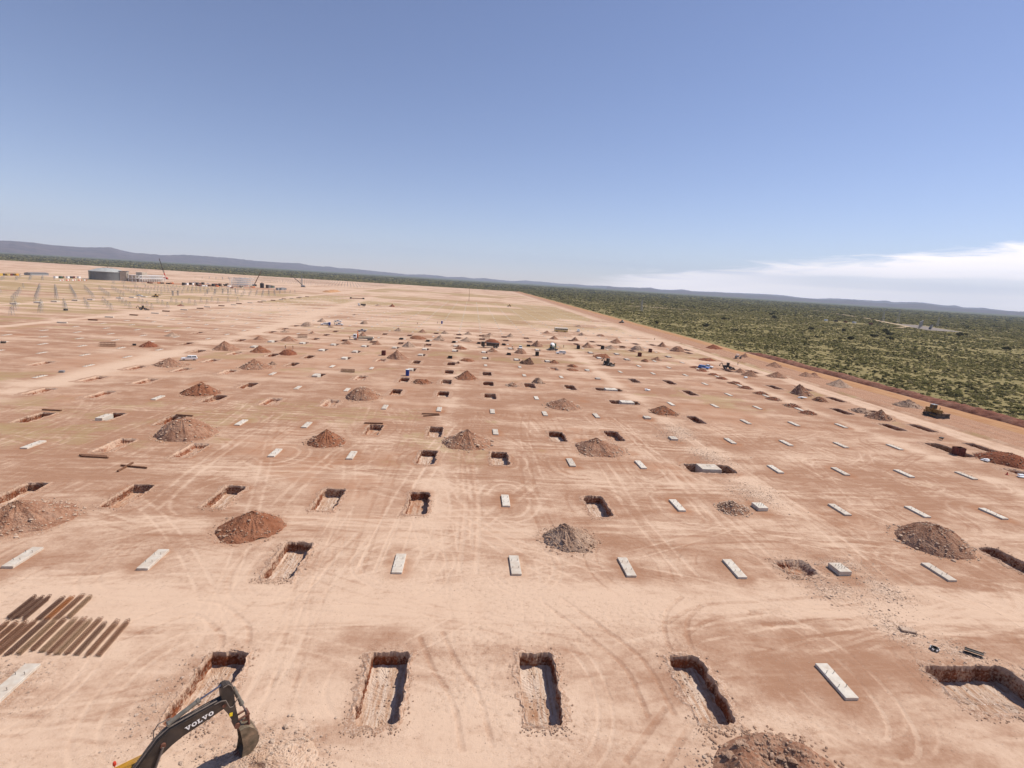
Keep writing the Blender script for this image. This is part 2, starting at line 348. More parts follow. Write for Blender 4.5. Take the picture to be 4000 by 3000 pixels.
PIT = [(float(a), float(b), k) for a, b, k in (s.split() for s in PITS.split("; "))]
BLK = [tuple(map(float, s.split())) for s in BLOCKS.split("; ")]
MND = []
for ln in MOUNDS.split("\n"):
    a, note = ln.split("|"); a = a.split(); MND.append((*map(float, a[:6]), a[6], note))
for r in range(6, 11):                                        # dark earth left at both ends of one column of footings
    for s_ in (-1, 1): MND.append((LX(7)+.3*s_, LY(r)+4.6*s_, 2.5, .75, 0.2, 0, 'rr', 'low dark-red'))
cell = lambda x, y: (round(x/SX-.48), round((y-Y0)/SY))
# pit footprints: x, y, half width, half length, depth, kind
FOOT = []
for x, y, kd in PIT:
    k, r = cell(x, y)
    if kd == 's': FOOT.append((x, y, 1.75, 4.0, 0.75, 's'))
    else: FOOT.append((x, y, 1.75+0.1*math.sin(x*3), 4.05+.15*math.sin(y+x), 1.3 if r < 3 else 1.25, 'n'))
WIDE = [(50.0, 96.7, 5.0, 2.5, 1.7, 'w'), (49.0, 154.3, 4.7, 2.5, 1.7, 'w'), (49.0, 173.8, 4.7, 2.4, 1.7, 'w'), (50.6, 38.8, 4.6, 2.9, 1.75, 'W'), (121.9, 116.3, 2.3, 5.6, 1.5, 'f')]
FOOT += WIDE
FOOT.append((44.6, 59.6, 2.3, 1.9, 0.9, 's'))
for x, y in BLK:
    k, r = cell(x, y)
    if k == 3 and r in (3, 6, 7): continue
    if k == 3: continue
    FOOT.append((x+0.25, y+1.0, 1.6, 3.3, 1.2, 'b'))

# ------------------------------------------------------------------ ground: one sheet in four resolutions, holes where the pits are
PATCH = [(-48, 64, 24, 72, .125), (-104, 112, 24, 136, .25), (-232, 192, 24, 360, 1.0), (-1736, 192, -160, 1920, 8.0)]
GR = []
for (x0, x1, y0, y1, c) in PATCH:
    nx, ny = int(round((x1-x0)/c))+1, int(round((y1-y0)/c))+1
    X, Y = np.meshgrid(x0+np.arange(nx)*c, y0+np.arange(ny)*c, indexing='ij')
    GR.append(dict(x0=x0, y0=y0, x1=x1, y1=y1, c=c, nx=nx, ny=ny, X=X, Y=Y, light=np.zeros((nx, ny), np.float32), dark=np.zeros((nx, ny), np.float32), rut=np.zeros((nx, ny), np.float32)))
def stamp(pts, width, amp, field, edge=0.25, broken=0.0):
    """press one wheel lane (polyline in metres) into the ground fields"""
    pts = np.asarray(pts, float)
    for g in GR[:3]:
        c = g['c']
        if c > 0.9 and width < 1.2: wd = 1.0
        else: wd = width
        step = max(c*0.5, 0.08)
        d = np.sqrt(((pts[1:]-pts[:-1])**2).sum(1)); L = np.concatenate([[0], np.cumsum(d)]); s = np.arange(0, L[-1], step)
        px_ = np.interp(s, L, pts[:, 0]); py_ = np.interp(s, L, pts[:, 1]); tx = np.gradient(px_); ty = np.gradient(py_); ln = np.hypot(tx, ty)+1e-9; nxv, nyv = -ty/ln, tx/ln
        a = amp*(wd and min(1, width/wd))*(np.ones_like(s) if not broken else sstep(vn(s*0.35, s*0+width*7+amp*3, 2), broken-.2, broken+.2))
        m = np.zeros_like(g[field])
        for o in np.arange(-wd/2, wd/2+1e-6, min(c*0.5, wd/4)):
            wgt = 1-sstep(abs(o), wd/2*(1-edge), wd/2+1e-6) if wd > c else 0.6
            ix = np.rint((px_+nxv*o-g['x0'])/c).astype(int); iy = np.rint((py_+nyv*o-g['y0'])/c).astype(int)
            ok = (ix >= 0) & (iy >= 0) & (ix < g['nx']) & (iy < g['ny'])
            np.maximum.at(m, (ix[ok], iy[ok]), np.abs(a[ok]*wgt).astype(np.float32))
        g[field] += m if amp > 0 else -m
def curve(pts, n=60):
    """Catmull-Rom through control points"""
    p = [np.array(q, float) for q in pts]; p = [2*p[0]-p[1]]+p+[2*p[-1]-p[-2]]; out = []
    for i in range(1, len(p)-2):
        for t in np.linspace(0, 1, n, endpoint=False):
            a, b, c, d = p[i-1], p[i], p[i+1], p[i+2]
            out.append(0.5*((2*b)+(c-a)*t+(2*a-5*b+4*c-d)*t*t+(3*b-3*c+d-a)*t**3))
    out.append(p[-2]); return np.array(out)
def pair(pts, gauge=2.0, width=0.5, amp=0.5, field='light', broken=0.0, rut=0.0):
    q = curve(pts); t = np.gradient(q, axis=0); t /= np.linalg.norm(t, axis=1)[:, None]+1e-9; nv = np.stack([-t[:, 1], t[:, 0]], 1)
    for s_ in (-1, 1):
        stamp(q+nv*gauge/2*s_, width, amp, field, broken=broken)
        if rut: stamp(q+nv*gauge/2*s_, width*.7, rut, 'rut')
# traced runs: light, polished lanes that cross the middle of the site
for pts, wd, am in [
    ([(-11.2, 57), (-10.8, 66), (-9.8, 80), (-7.6, 97), (-3.6, 122)], .55, .75), ([(-8.6, 58), (-8.2, 66), (-7.6, 80), (-5.6, 97), (-1.9, 121)], .5, .7),
    ([(-14, 56), (-5, 62), (2, 69), (8, 79), (13, 88)], .8, .6), ([(14, 55), (7, 62), (1, 70), (-6, 77), (-15, 82)], .8, .55),
    ([(18, 58), (9, 66), (2, 75), (-3, 90)], .7, .5), ([(1, 57), (1.5, 75), (0.8, 95)], .9, .55),
    ([(29, 57), (27.5, 75), (28, 95), (27.5, 118)], .8, .55), ([(42, 57), (41, 78), (41.5, 99), (40, 122), (38, 150)], .9, .55),
    ([(-70, 88), (-48, 89), (-25, 87), (0, 88), (26, 87), (60, 87)], .9, .55), ([(-60, 108), (-28, 109.5), (0, 108), (30, 107.5), (60, 108)], .8, .5),
    ([(-45, 64), (-38, 68), (-24, 70), (-12, 68)], .8, .55), ([(-62, 62), (-44, 68), (-32, 74)], .8, .45),
    ([(55, 58), (57, 75), (56.5, 96), (57, 116)], .9, .5), ([(60, 84), (80, 86), (100, 88), (125, 90)], .8, .45), ([(68, 48), (60, 60), (57, 80)], .9, .5)]:
    pair(pts, 2.1, wd*.75, am*.7, broken=.22, rut=-.02)
rr = np.random.RandomState(5)
for r in range(0, 13):                                        # haul lanes along the row gaps
    for i in range(9 if r < 5 else 6):
        y = LY(r+.5)+rr.uniform(-4.5, 4.5); x0 = rr.uniform(-120, 40); L = rr.uniform(25, 120)
        pair([(x0, y+rr.uniform(-3, 3)), (x0+L*.35, y+rr.uniform(-1.5, 1.5)), (x0+L*.7, y+rr.uniform(-1.5, 1.5)), (x0+L, y+rr.uniform(-4, 4))], rr.uniform(1.7, 2.3), rr.uniform(.35, .7), rr.uniform(.2, .5), 'light' if rr.rand() < .6 else 'dark', broken=.4, rut=-.015)
for k in range(-9, 9):                                        # lanes along the column gaps
    for i in range(6):
        x = LX(k+.5)+rr.uniform(-3.5, 3.5); y0 = rr.uniform(30, 180); L = rr.uniform(20, 70)
        pair([(x+rr.uniform(-2, 2), y0), (x, y0+L*.5), (x+rr.uniform(-3, 3), y0+L)], 2.0, rr.uniform(.35, .6), rr.uniform(.2, .5), 'light' if rr.rand() < .6 else 'dark', broken=.4, rut=-.012)
for r in range(0, 9):                                         # turning loops round the footings
    for k in range(-8, 9):
        for q in range(2 if r < 5 else 1):
            if rr.rand() < .75:
                cx_, cy_, a, b = LX(k)+rr.uniform(-1, 1), LY(r)+rr.uniform(-1, 1), rr.uniform(3.2, 6.0), rr.uniform(5.5, 8.6); t0 = rr.uniform(0, 6.3); t1 = t0+rr.uniform(1.5, 5)
                pair([(cx_+a*math.cos(t), cy_+b*math.sin(t)) for t in np.linspace(t0, t1, 9)], rr.uniform(1.0, 2.2), rr.uniform(.3, .6), rr.uniform(.25, .55), 'dark' if rr.rand() < .65 else 'light', broken=.35, rut=-.02)
for i in range(420):                                          # everyday criss-cross of single runs
    x0, y0 = rr.uniform(-90, 105), rr.uniform(30, 150); h = rr.choice([0, math.pi/2, rr.uniform(0, 3.14)], p=[.45, .25, .30])+rr.normal(0, .12); L = rr.uniform(14, 60); bend = rr.normal(0, .006)
    pts = [(x0, y0)]
    for k in range(5): pts.append((pts[-1][0]+L/5*math.cos(h), pts[-1][1]+L/5*math.sin(h))); h += bend*L/5
    pair(pts, rr.uniform(1.6, 2.2), rr.uniform(.22, .42), rr.uniform(.25, .55), 'light' if rr.rand() < .52 else 'dark', broken=.38, rut=-.012)
for pts in [[(27, 52), (24, 49), (22.5, 44), (23.4, 36)], [(23, 47), (28, 50), (36, 51), (44, 52)], [(14, 31), (16.5, 33.5), (19, 36)], [(34, 46.5), (40, 47.5), (46, 48.5)], [(33, 49), (41, 50), (48, 50.6)],
            [(-32, 46), (-27, 50), (-22, 47), (-20.5, 44)], [(10.5, 52), (14, 47), (17, 42), (17.5, 36)], [(-2.5, 46), (-1, 42), (1, 38), (2, 33)]]:
    pair(pts, 2.3, .55, .6, 'dark', broken=.3, rut=-.035)

def bigfields(X, Y, g=None):
    """broad colour masks: dust, red soil, dry grass, gravel"""
    n = fbm(X, Y, 1/60, 4, 1); n2 = fbm(X, Y, 1/19, 4, 2); n3 = fbm(X, Y, 1/7, 4, 3); ns = fbm(X*.25, Y, 1/5, 4, 4)
    fore = 1-sstep(Y, 36, 100)
    nx_ = fbm(X*.35+.2*Y, Y, 1/3.4, 4, 6); dust = .33+.13*fore+.75*(n-.45)+.70*(n2-.5)+.80*(nx_-.5)+.35*(n3-.5)
    hl = np.exp(-((Y-51.6-1.2*np.sin(X*.05))/3.6)**4); dust = dust+.38*hl
    ph = ((Y-Y0)/SY) % 1.0; rowgap = np.exp(-((ph-.5)/.16)**2)
    rw = vn(X/24, np.floor((Y-Y0)/SY*2)*3.7, 5); fade = sstep(Y, 120, 260)*(1-sstep(Y, 900, 1300)); dust = dust+.16*rowgap*(ns*1.6-.3)*(1-fade)
    farm = sstep(Y, 250, 420); dust = dust*(1-farm)+farm*(.70+1.1*(fbm(X, Y, 1/45, 3, 5)-.5)+1.5*(ns-.5))
    dust = dust+fade*(.30*rowgap+.75*(rw-.5))
    red = sstep(n+.30*n2, .62, .86)*sstep(Y, 40, 95)*(1-farm)*.62
    red = np.maximum(red, .60*sstep(n2+.5*(n3-.5), .60, .80)*sstep(Y, 36, 90)*(1-farm))
    red = np.maximum(red, .34*sstep(Y, 86, 140)*(1-sstep(Y, 190, 300))*sstep(n2+.4*n3, .55, .80))
    grass = sstep(fbm(X*.6, Y, 1/26, 4, 6)+.35*(n3-.5), .60, .72)*sstep(Y, 80, 105)*.55
    band = sstep(fbm(X*.15, Y, 1/9, 4, 7), .40, .62)
    left = sstep(-X, 224, 232)*(Y < 830)*sstep(-X*1.0, 200, 230)
    grass = np.maximum(grass, left*(.10+1.0*band))
    grass = np.maximum(grass, sstep(Y, 300, 520)*(1-sstep(Y, 1200, 1500))*(X > -215)*sstep(fbm(X*.35, Y*.5, 1/40, 4, 3), .46, .60)*.75)
    road = np.exp(-((X+217)/3.2)**4)*(Y > 120); dust = dust+road*1.0; grass = grass*(1-road)
    r2 = np.exp(-((X+302)/4.0)**4); dust = dust+.6*r2; grass = grass*(1-r2)
    mainroad = np.exp(-((X+114+.07*np.maximum(Y-300, 0))/6.5)**2)*sstep(Y, 90, 140)*(1-sstep(Y, 700, 900)); dust = dust+.6*mainroad; grass *= 1-.8*mainroad; red = red*(1-.8*mainroad)
    for cx_ in (111.5, 54.5, -5.0):
        rd = np.exp(-((X-cx_)/3.2)**2)*sstep(Y, 40, 90)*(1-sstep(Y, 500, 700)); dust = dust+.42*rd; red = red*(1-.6*rd)
    # power block platform and the red cut beside it
    pb = np.exp(-(((X+400)/130)**4+((Y-850)/42)**4)); red = np.maximum(red, pb*(.75+1.0*(fbm(X, Y, 1/22, 3, 2)-.4))); grass = grass*(1-pb)
    # right-hand edge: pale road, dark drain, churned strip
    st = fbm(X*2.2, Y*.10, .35, 4, 5)
    pale = sstep(X, 134.6, 136.2)*(1-sstep(X, 143.6, 144.6)); dust = np.maximum(dust*(1-pale), pale*(.75+.5*(st-.4))); red = red*(1-pale); grass = grass*(1-pale)
    ch = sstep(X, 147.0, 148.4)*(X < 172); red = np.maximum(red*(1-ch), ch*(.80+1.0*(st-.5))); dust = dust*(1-ch)+ch*.25*st; grass = grass*(1-ch)
    drain = np.exp(-((X-145.6)/.9)**2)
    vg = np.exp(-((X-142.8-.02*(Y-240))/1.3)**2)*sstep(Y, 222, 236)*(1-sstep(Y, 345, 370)); grass = np.maximum(grass, vg*.95)
    grav = np.maximum(sstep(n3+.5*(n2-.5), .56, .70)*.5*fore, ch*.75)
    return dust, red, grass, grav, drain
GRAV_SPOTS = [(-40.0, 40.5, 4.6, 1.4), (-36.5, 41.0, 3.2, 1.2), (-43.5, 38, 3.0, 2.6), (-37.0, 38.5, 2.5, 2.0), (48.5, 47.5, 2.2, 3.4), (52.5, 43.5, 2.6, 2.2), (55.5, 40.4, 3.5, 1.6), (53.0, 54.5, 3.0, 3.6), (51.5, 60.5, 4.2, 2.0), (52.5, 84.5, 4.5, 5.5), (53.5, 104, 4.0, 7.0), (51, 119, 4, 4), (54.5, 124, 4, 6), (-13.5, 31.5, 4.0, 3.5), (46.0, 55.0, 3.5, 3.0)]
V_all, F_all, A_all, off = [], [], [], 0
for gi, g in enumerate(GR):
    X, Y, c = g['X'], g['Y'], g['c']
    dust, red, grass, grav, drain = bigfields(X, Y)
    def win(x, y, rx, ry):                                    # window of the grid round a spot
        return np.s_[max(0, int((x-rx-g['x0'])/c)):max(0, int((x+rx-g['x0'])/c)+2), max(0, int((y-ry-g['y0'])/c)):max(0, int((y+ry-g['y0'])/c)+2)]
    if c < 2:
        for (sx_, sy_, a, b) in GRAV_SPOTS:
            w_ = win(sx_, sy_, a*2.2, b*2.2); x, y = X[w_], Y[w_]
            if x.size: grav[w_] = np.maximum(grav[w_], np.exp(-(((x-sx_)/a)**2+((y-sy_)/b)**2))*(.5+fbm(x, y, .9, 3, 4)))
        for (fx, fy, hw, hl, dep, kd) in FOOT:                # spoil scattered round the pits
            w_ = win(fx, fy, hw+4, hl+4); x, y = X[w_], Y[w_]
            if not x.size: continue
            m = np.exp(-((np.maximum(abs(x-fx)-hw, 0)/1.3)**2+(np.maximum(abs(y-fy)-hl, 0)/1.5)**2)); grav[w_] = np.maximum(grav[w_], m*.8*fbm(x, y, .8, 3, 1))
            red[w_] = np.maximum(red[w_], m*.75*sstep(fbm(x, y, .35, 3, 6), .40, .62)*(.3+.7*sstep(y, 60, 90)))
            keepm = 1-.85*m; g['light'][w_] *= keepm; g['dark'][w_] *= keepm
        for (mx, my, R, h, ox, oy, tone, note) in MND:
            w_ = win(mx, my, R+5, R+5); x, y = X[w_], Y[w_]
            if not x.size: continue
            m = np.exp(-(np.maximum(np.hypot(x-mx, y-my)-R*.9, 0)/1.6)**2); red[w_] = np.maximum(red[w_], m*(.65 if tone != 'g' else .25)); grav[w_] = np.maximum(grav[w_], m*.8); g['light'][w_] *= 1-m
        for r in range(0, 14):                                # backfilled red earth, plus a patchy darker ring, round finished footings
            for k in range(-9, 9):
                x_, y_ = LX(k), LY(r); w_ = win(x_, y_, 4.5, 6.5); x, y = X[w_], Y[w_]
                if not x.size: continue
                m = np.exp(-((np.maximum(abs(x-x_)-.6, 0)/1.5)**2+(np.maximum(abs(y-y_)-2.1, 0)/1.9)**2)); red[w_] = np.maximum(red[w_], m*(.45+.45*((k*7+r*3) % 4 == 0))*sstep(fbm(x, y, .3, 3, 2), .28, .55)*sstep(r, -1, 3)); g['light'][w_] *= 1-.7*m; g['dark'][w_] = np.maximum(g['dark'][w_], m*.75*sstep(fbm(x, y, .5, 3, 4), .25, .5))
    dust = dust+.50*np.clip(g['light'], 0, 1.0)-.40*np.clip(g['dark'], 0, 1.0)
    red = np.clip(red, 0, 1)*(1-.45*np.clip(g['light'], 0, 1))+.12*np.clip(g['dark'], 0, 1)
    grass = np.clip(grass, 0, 1)*(1-.7*np.clip(g['light']+g['dark'], 0, 1))
    Z = .10*(fbm(X, Y, 1/14, 3, 3)-.5)+.05*(fbm(X, Y, 1/2.2, 3, 5)-.5)+g['rut']+np.clip(grav, 0, 1)*.10*(fbm(X, Y, 2.6, 2, 2)-.4)*(c < .5)
    st = fbm(X*2.0, Y*.08, .45, 3, 2); ch = sstep(X, 147, 148.4)*(X < 163); Z = Z+ch*(.75*(st-.5))
    Z = Z-.42*np.exp(-((X-145.6)/.7)**2)*(c < 2)+.28*np.exp(-((X-147.0)/.7)**2)*(c < 2)
    if c > 2: Z = Z*0
    Z[0, :] = Z[-1, :] = 0; Z[:, 0] = Z[:, -1] = 0
    keep = np.ones((g['nx']-1, g['ny']-1), bool)
    if gi:                                                    # cut out the finer patch, pinning its border to zero
        q = GR[gi-1]; i0, i1 = int(round((q['x0']-g['x0'])/c)), int(round((q['x1']-g['x0'])/c)); j0, j1 = int(round((q['y0']-g['y0'])/c)), int(round((q['y1']-g['y0'])/c))
        keep[i0:i1, j0:j1] = False; Z[i0:i1+1, [j0, j1]] = 0; Z[[i0, i1], j0:j1+1] = 0
    g['Z'] = Z
    if c < 2:
        ins = np.zeros(X.shape, bool)
        for (fx, fy, hw, hl, dep, kd) in FOOT:
            a0, a1 = np.searchsorted(X[:, 0], fx-hw-.2), np.searchsorted(X[:, 0], fx+hw+.2); b0, b1 = np.searchsorted(Y[0], fy-hl-.2), np.searchsorted(Y[0], fy+hl+.2)
            sub = (abs(X[a0:a1, b0:b1]-fx) < hw-.02) & (abs(Y[a0:a1, b0:b1]-fy) < hl-.02); ins[a0:a1, b0:b1] |= sub
        keep &= ~(ins[:-1, :-1] | ins[1:, :-1] | ins[:-1, 1:] | ins[1:, 1:])
    idx = np.arange(g['nx']*g['ny']).reshape(g['nx'], g['ny'])
    f = np.stack([idx[:-1, :-1][keep], idx[1:, :-1][keep], idx[1:, 1:][keep], idx[:-1, 1:][keep]], 1)
    used = np.unique(f); remap = np.zeros(g['nx']*g['ny'], np.int64); remap[used] = np.arange(len(used))
    V_all.append(np.stack([X.ravel()[used], Y.ravel()[used], Z.ravel()[used]], 1)); F_all.append(remap[f]+off); off += len(used)
    A_all.append(np.stack([np.clip(a, 0, 1).ravel()[used] for a in (dust, red, grass, grav)], 1))
def gz(x, y):
    for g in GR[:3]:
        if g['x0'] <= x <= g['x1'] and g['y0'] <= y <= g['y1']:
            return float(g['Z'][int(round((x-g['x0'])/g['c'])), int(round((y-g['y0'])/g['c']))])
    return 0.0

def soil_material(name, use_attr=True, fixed=None):
    m, t, b = principled(name); pos = t.n('ShaderNodeNewGeometry').outputs['Position']
    if use_attr:
        at = t.n('ShaderNodeAttribute', attribute_name='masks'); sp = t.n('ShaderNodeSeparateColor', i_0=at.outputs['Color']); du, re, gr = sp.outputs[0], sp.outputs[1], sp.outputs[2]; gv = at.outputs['Alpha']
    else:
        mk = lambda v: t.n('ShaderNodeValue').outputs[0]
        du, re, gr, gv = [mk(v) for v in fixed]
        for s_, v in zip((du, re, gr, gv), fixed): s_.default_value = v
    nf = t.noise(pos, 1.9, 8, 0.74); nm = t.noise(pos, 0.35, 5, 0.6); nc = t.noise(pos, 6.5, 3, 0.7); nw = t.noise(t.mapping(pos, (0.16, 1.3, 1)), 1.0, 5, 0.6)
    n14 = t.noise(t.mapping(pos, (.10, .22, 1), rot=(0, 0, .3)), 1.0, 5, .62, .8)
    jit = t.math('MULTIPLY', t.math('SUBTRACT', t.math('ADD', t.math('ADD', t.math('MULTIPLY', nm, .5), t.math('MULTIPLY', nf, .55)), t.math('MULTIPLY', n14, .55)), .8), 1.75)
    duj = t.math('ADD', du, jit); rej = t.math('ADD', re, t.math('MULTIPLY', t.math('MULTIPLY', jit, re), 1.6))
    col = t.mix(t.ramp(duj, 0.0, 1.05), (0.325, 0.180, 0.113), (0.572, 0.408, 0.297))
    col = t.mix(t.math('MULTIPLY', t.ramp(rej, 0.1, 0.9), 0.72), col, (0.335, 0.158, 0.085))
    col = t.mix(t.math('MULTIPLY', t.ramp(t.math('ADD', gr, t.math('MULTIPLY', jit, .9)), 0.2, 0.8), 0.75), col, (0.315, 0.225, 0.105))
    # pebbles: pale and dark specks, denser in the gravel
    peb = t.ramp(t.math('ADD', nc, t.math('MULTIPLY', gv, .16)), 0.60, 0.74); pd = t.ramp(t.math('SUBTRACT', t.math('SUBTRACT', 1.0, nf), t.math('MULTIPLY', gv, -.10)), 0.56, 0.72)
    col = t.mix(t.math('MULTIPLY', peb, t.math('ADD', .22, t.math('MULTIPLY', gv, .45))), col, (0.60, 0.47, 0.37))
    col = t.mix(t.math('MULTIPLY', pd, t.math('ADD', .20, t.math('MULTIPLY', gv, .35))), col, (0.225, 0.128, 0.080))
    col = t.mix(t.math('MULTIPLY', t.ramp(nw, .45, .75), .22), col, (0.60, 0.44, 0.32))
    t.link(col, b.inputs['Base Color']); b.inputs['Roughness'].default_value = 1.0; b.inputs['Specular IOR Level'].default_value = 0.05
    h = t.math('ADD', t.math('MULTIPLY', nf, .05), t.math('MULTIPLY', nc, t.math('ADD', .012, t.math('MULTIPLY', gv, .05))))
    bp = t.n('ShaderNodeBump', i_Strength=0.9, i_Distance=1.0, i_Height=h); t.link(bp.outputs[0], b.inputs['Normal'])
    return m
M_['soil'] = soil_material('site_soil')
me = mesh_np('ground', np.concatenate(V_all), np.concatenate(F_all), M_['soil'], True, {'masks': ('FLOAT_COLOR', np.concatenate(A_all))})
tag(obj_me('ground', me), kind='structure')
del V_all, F_all, A_all

# bushveld floor all the way to the horizon (leaves the site rectangle free)
def veld_material():
    m, t, b = principled('veld_floor'); pos = t.n('ShaderNodeNewGeometry').outputs['Position']; sp = t.n('ShaderNodeSeparateXYZ', i_0=pos)
    dist = t.math('SQRT', t.math('ADD', t.math('MULTIPLY', sp.outputs[0], sp.outputs[0]), t.math('MULTIPLY', sp.outputs[1], sp.outputs[1])))
    a = t.noise(pos, 0.10, 5, 0.6); c = t.noise(pos, 0.8, 4, 0.65); big = t.noise(pos, 0.004, 4, 0.6)
    col = t.mix(t.ramp(a, .35, .65), (0.25, 0.200, 0.092), (0.185, 0.155, 0.068)); col = t.mix(t.math('MULTIPLY', t.ramp(c, .4, .7), .45), col, (0.29, 0.235, 0.11))
    thick = t.mix(t.ramp(big, .35, .65), (0.070, 0.074, 0.042), (0.115, 0.108, 0.056))     # closed canopy further out
    col = t.mix(t.ramp(dist, 900, 2600), col, thick)
    t.link(col, b.inputs['Base Color']); b.inputs['Roughness'].default_value = 1; b.inputs['Specular IOR Level'].default_value = .05
    return m
M_['veld'] = veld_material()
S0, S1, T0, T1, B = -1736, 192, -160, 1920, 90000
rect = MB()
for (x0, x1, y0, y1) in ((-B, B, T1, B), (-B, S0, T0, T1), (S1, B, T0, T1), (-B, B, -B, T0)):
    rect.add([(x0, y0, 0), (x1, y0, 0), (x1, y1, 0), (x0, y1, 0)], [(0, 1, 2, 3)])
tag(rect.build('terrain', M_['veld']), kind='structure')

# graded orange road, its red bank, strip of dry grass beside the road
ys = np.arange(-40, 1930, 4.0)
def ribbon(name, m, x0f, x1f, z, nx=6, ys=ys, zf=None, attrs=None):
    u = np.linspace(0, 1, nx); Yg, U = np.meshgrid(ys, u, indexing='ij'); Xg = x0f(Yg)+(x1f(Yg)-x0f(Yg))*U
    Zg = z+(zf(Xg, Yg, U) if zf else 0*Xg); n, k = Yg.shape; idx = np.arange(n*k).reshape(n, k)
    f = np.stack([idx[:-1, :-1].ravel(), idx[:-1, 1:].ravel(), idx[1:, 1:].ravel(), idx[1:, :-1].ravel()], 1)
    return obj_me(name, mesh_np(name, np.stack([Xg.ravel(), Yg.ravel(), Zg.ravel()], 1), f, m, True))
m, t, b = principled('graded_road_soil'); pos = t.n('ShaderNodeNewGeometry').outputs['Position']
q = t.noise(t.mapping(pos, (1.2, .03, 1)), 1.0, 4, .6); q2 = t.noise(pos, .25, 5, .6)
t.link(t.mix(t.math('MULTIPLY', t.ramp(q2, .4, .7), .5), t.mix(t.ramp(q, .3, .7), (0.38, 0.195, 0.095), (0.45, 0.27, 0.15)), (0.32, 0.15, 0.075)), b.inputs['Base Color']); b.inputs['Roughness'].default_value = 1; b.inputs['Specular IOR Level'].default_value = .05
M_['road_soil'] = m
rd = ribbon('dirt_road', M_['road_soil'], lambda Y: 163.5+.5*np.sin(Y*.05), lambda Y: 173.2+.4*np.sin(Y*.09+1), 0.03, 9, zf=lambda X, Y, U: .25*np.sin(np.pi*U)-.02)
tag(rd, kind='structure')
m, t, b = principled('red_bank_soil'); pos = t.n('ShaderNodeNewGeometry').outputs['Position']
q = t.noise(pos, .6, 6, .65); q2 = t.noise(pos, .15, 3)
t.link(t.mix(t.math('MULTIPLY', t.ramp(q2, .4, .7), .4), t.mix(t.ramp(q, .3, .7), (0.13, 0.050, 0.035), (0.25, 0.105, 0.07)), (0.33, 0.20, 0.14)), b.inputs['Base Color']); b.inputs['Roughness'].default_value = 1; b.inputs['Specular IOR Level'].default_value = .05
bp = t.n('ShaderNodeBump', i_Strength=.8, i_Distance=.4, i_Height=q); t.link(bp.outputs[0], b.inputs['Normal']); M_['bank'] = m
yb = np.arange(-40, 318, .7)
bk = ribbon('earth_bank', M_['bank'], lambda Y: 173.6+1.0*(fbm(Y*0, Y, .12, 3, 1)-.5), lambda Y: 181.6+2.4*(fbm(Y*0, Y, .1, 3, 2)-.5), -.05, 17, yb,
            lambda X, Y, U: np.sin(np.pi*U)**.8*(1.5+1.1*(fbm(Y*0+1, Y, .09, 3, 3)-.5)+1.0*(fbm(X, Y, .5, 3, 4)-.5))*sstep(318-Y, 0, 18))
tag(bk, kind='structure')
yg_ = np.arange(-40, 1925, 3.0)
vs_ = ribbon('grass_verge', M_['veld'], lambda Y: np.where(Y < 316, 179.5, 173.0+.8*np.sin(Y*.07)), lambda Y: Y*0+196.0, 0.02, 7, yg_, lambda X, Y, U: .25*fbm(X, Y, .3, 3, 2)*np.sin(np.pi*U))
tag(vs_, kind='structure')


hx = np.linspace(-208, 146, 60); hy = 813+(hx+208)*.13+2*np.sin(hx*.05); hm = MB()
for i in range(59): hm.add([(hx[i], hy[i]-4, .06), (hx[i+1], hy[i+1]-4, .06), (hx[i+1], hy[i+1]+4, .06), (hx[i], hy[i]+4, .06)], [(0, 1, 2, 3)])
tag(hm.build('haul_track', M_['road_soil']), kind='structure')

# ------------------------------------------------------------------ soil materials for pits and heaps
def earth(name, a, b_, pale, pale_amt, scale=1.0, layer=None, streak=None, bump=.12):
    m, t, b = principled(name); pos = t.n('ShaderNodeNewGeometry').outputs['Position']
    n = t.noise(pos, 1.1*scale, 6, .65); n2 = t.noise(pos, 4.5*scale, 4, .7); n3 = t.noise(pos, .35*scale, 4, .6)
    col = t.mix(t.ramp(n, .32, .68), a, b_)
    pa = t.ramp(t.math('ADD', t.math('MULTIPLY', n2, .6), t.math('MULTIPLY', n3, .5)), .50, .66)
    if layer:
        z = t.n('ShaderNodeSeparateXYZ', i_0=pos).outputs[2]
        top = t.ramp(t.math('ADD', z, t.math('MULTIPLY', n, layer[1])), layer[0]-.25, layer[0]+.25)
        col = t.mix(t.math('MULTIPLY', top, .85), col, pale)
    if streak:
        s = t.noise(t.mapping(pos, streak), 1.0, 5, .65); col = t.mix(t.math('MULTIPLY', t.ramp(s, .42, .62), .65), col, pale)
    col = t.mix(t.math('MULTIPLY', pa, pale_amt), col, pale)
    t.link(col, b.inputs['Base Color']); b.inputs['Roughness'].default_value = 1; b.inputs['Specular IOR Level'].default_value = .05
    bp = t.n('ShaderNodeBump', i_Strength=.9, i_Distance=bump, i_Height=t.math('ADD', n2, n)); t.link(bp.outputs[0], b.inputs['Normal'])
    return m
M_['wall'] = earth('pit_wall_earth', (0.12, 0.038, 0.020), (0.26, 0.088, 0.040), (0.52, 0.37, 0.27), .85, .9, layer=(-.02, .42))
M_['floor'] = earth('pit_floor_earth', (0.34, 0.185, 0.11), (0.48, 0.325, 0.23), (0.64, 0.53, 0.44), .35, 1.0, streak=(3.2, .28, 1))
M_['floor_red'] = earth('pit_floor_red_earth', (0.34, 0.15, 0.08), (0.42, 0.24, 0.15), (0.52, 0.40, 0.31), .4, 1.0, streak=(2.6, .3, 1))
M_['rim'] = earth('pit_rim_spoil', (0.40, 0.25, 0.165), (0.50, 0.345, 0.24), (0.60, 0.48, 0.38), .35, 1.6)
M_['rim_red'] = earth('pit_rim_red_spoil', (0.33, 0.175, 0.105), (0.43, 0.26, 0.165), (0.54, 0.42, 0.33), .3, 1.6)
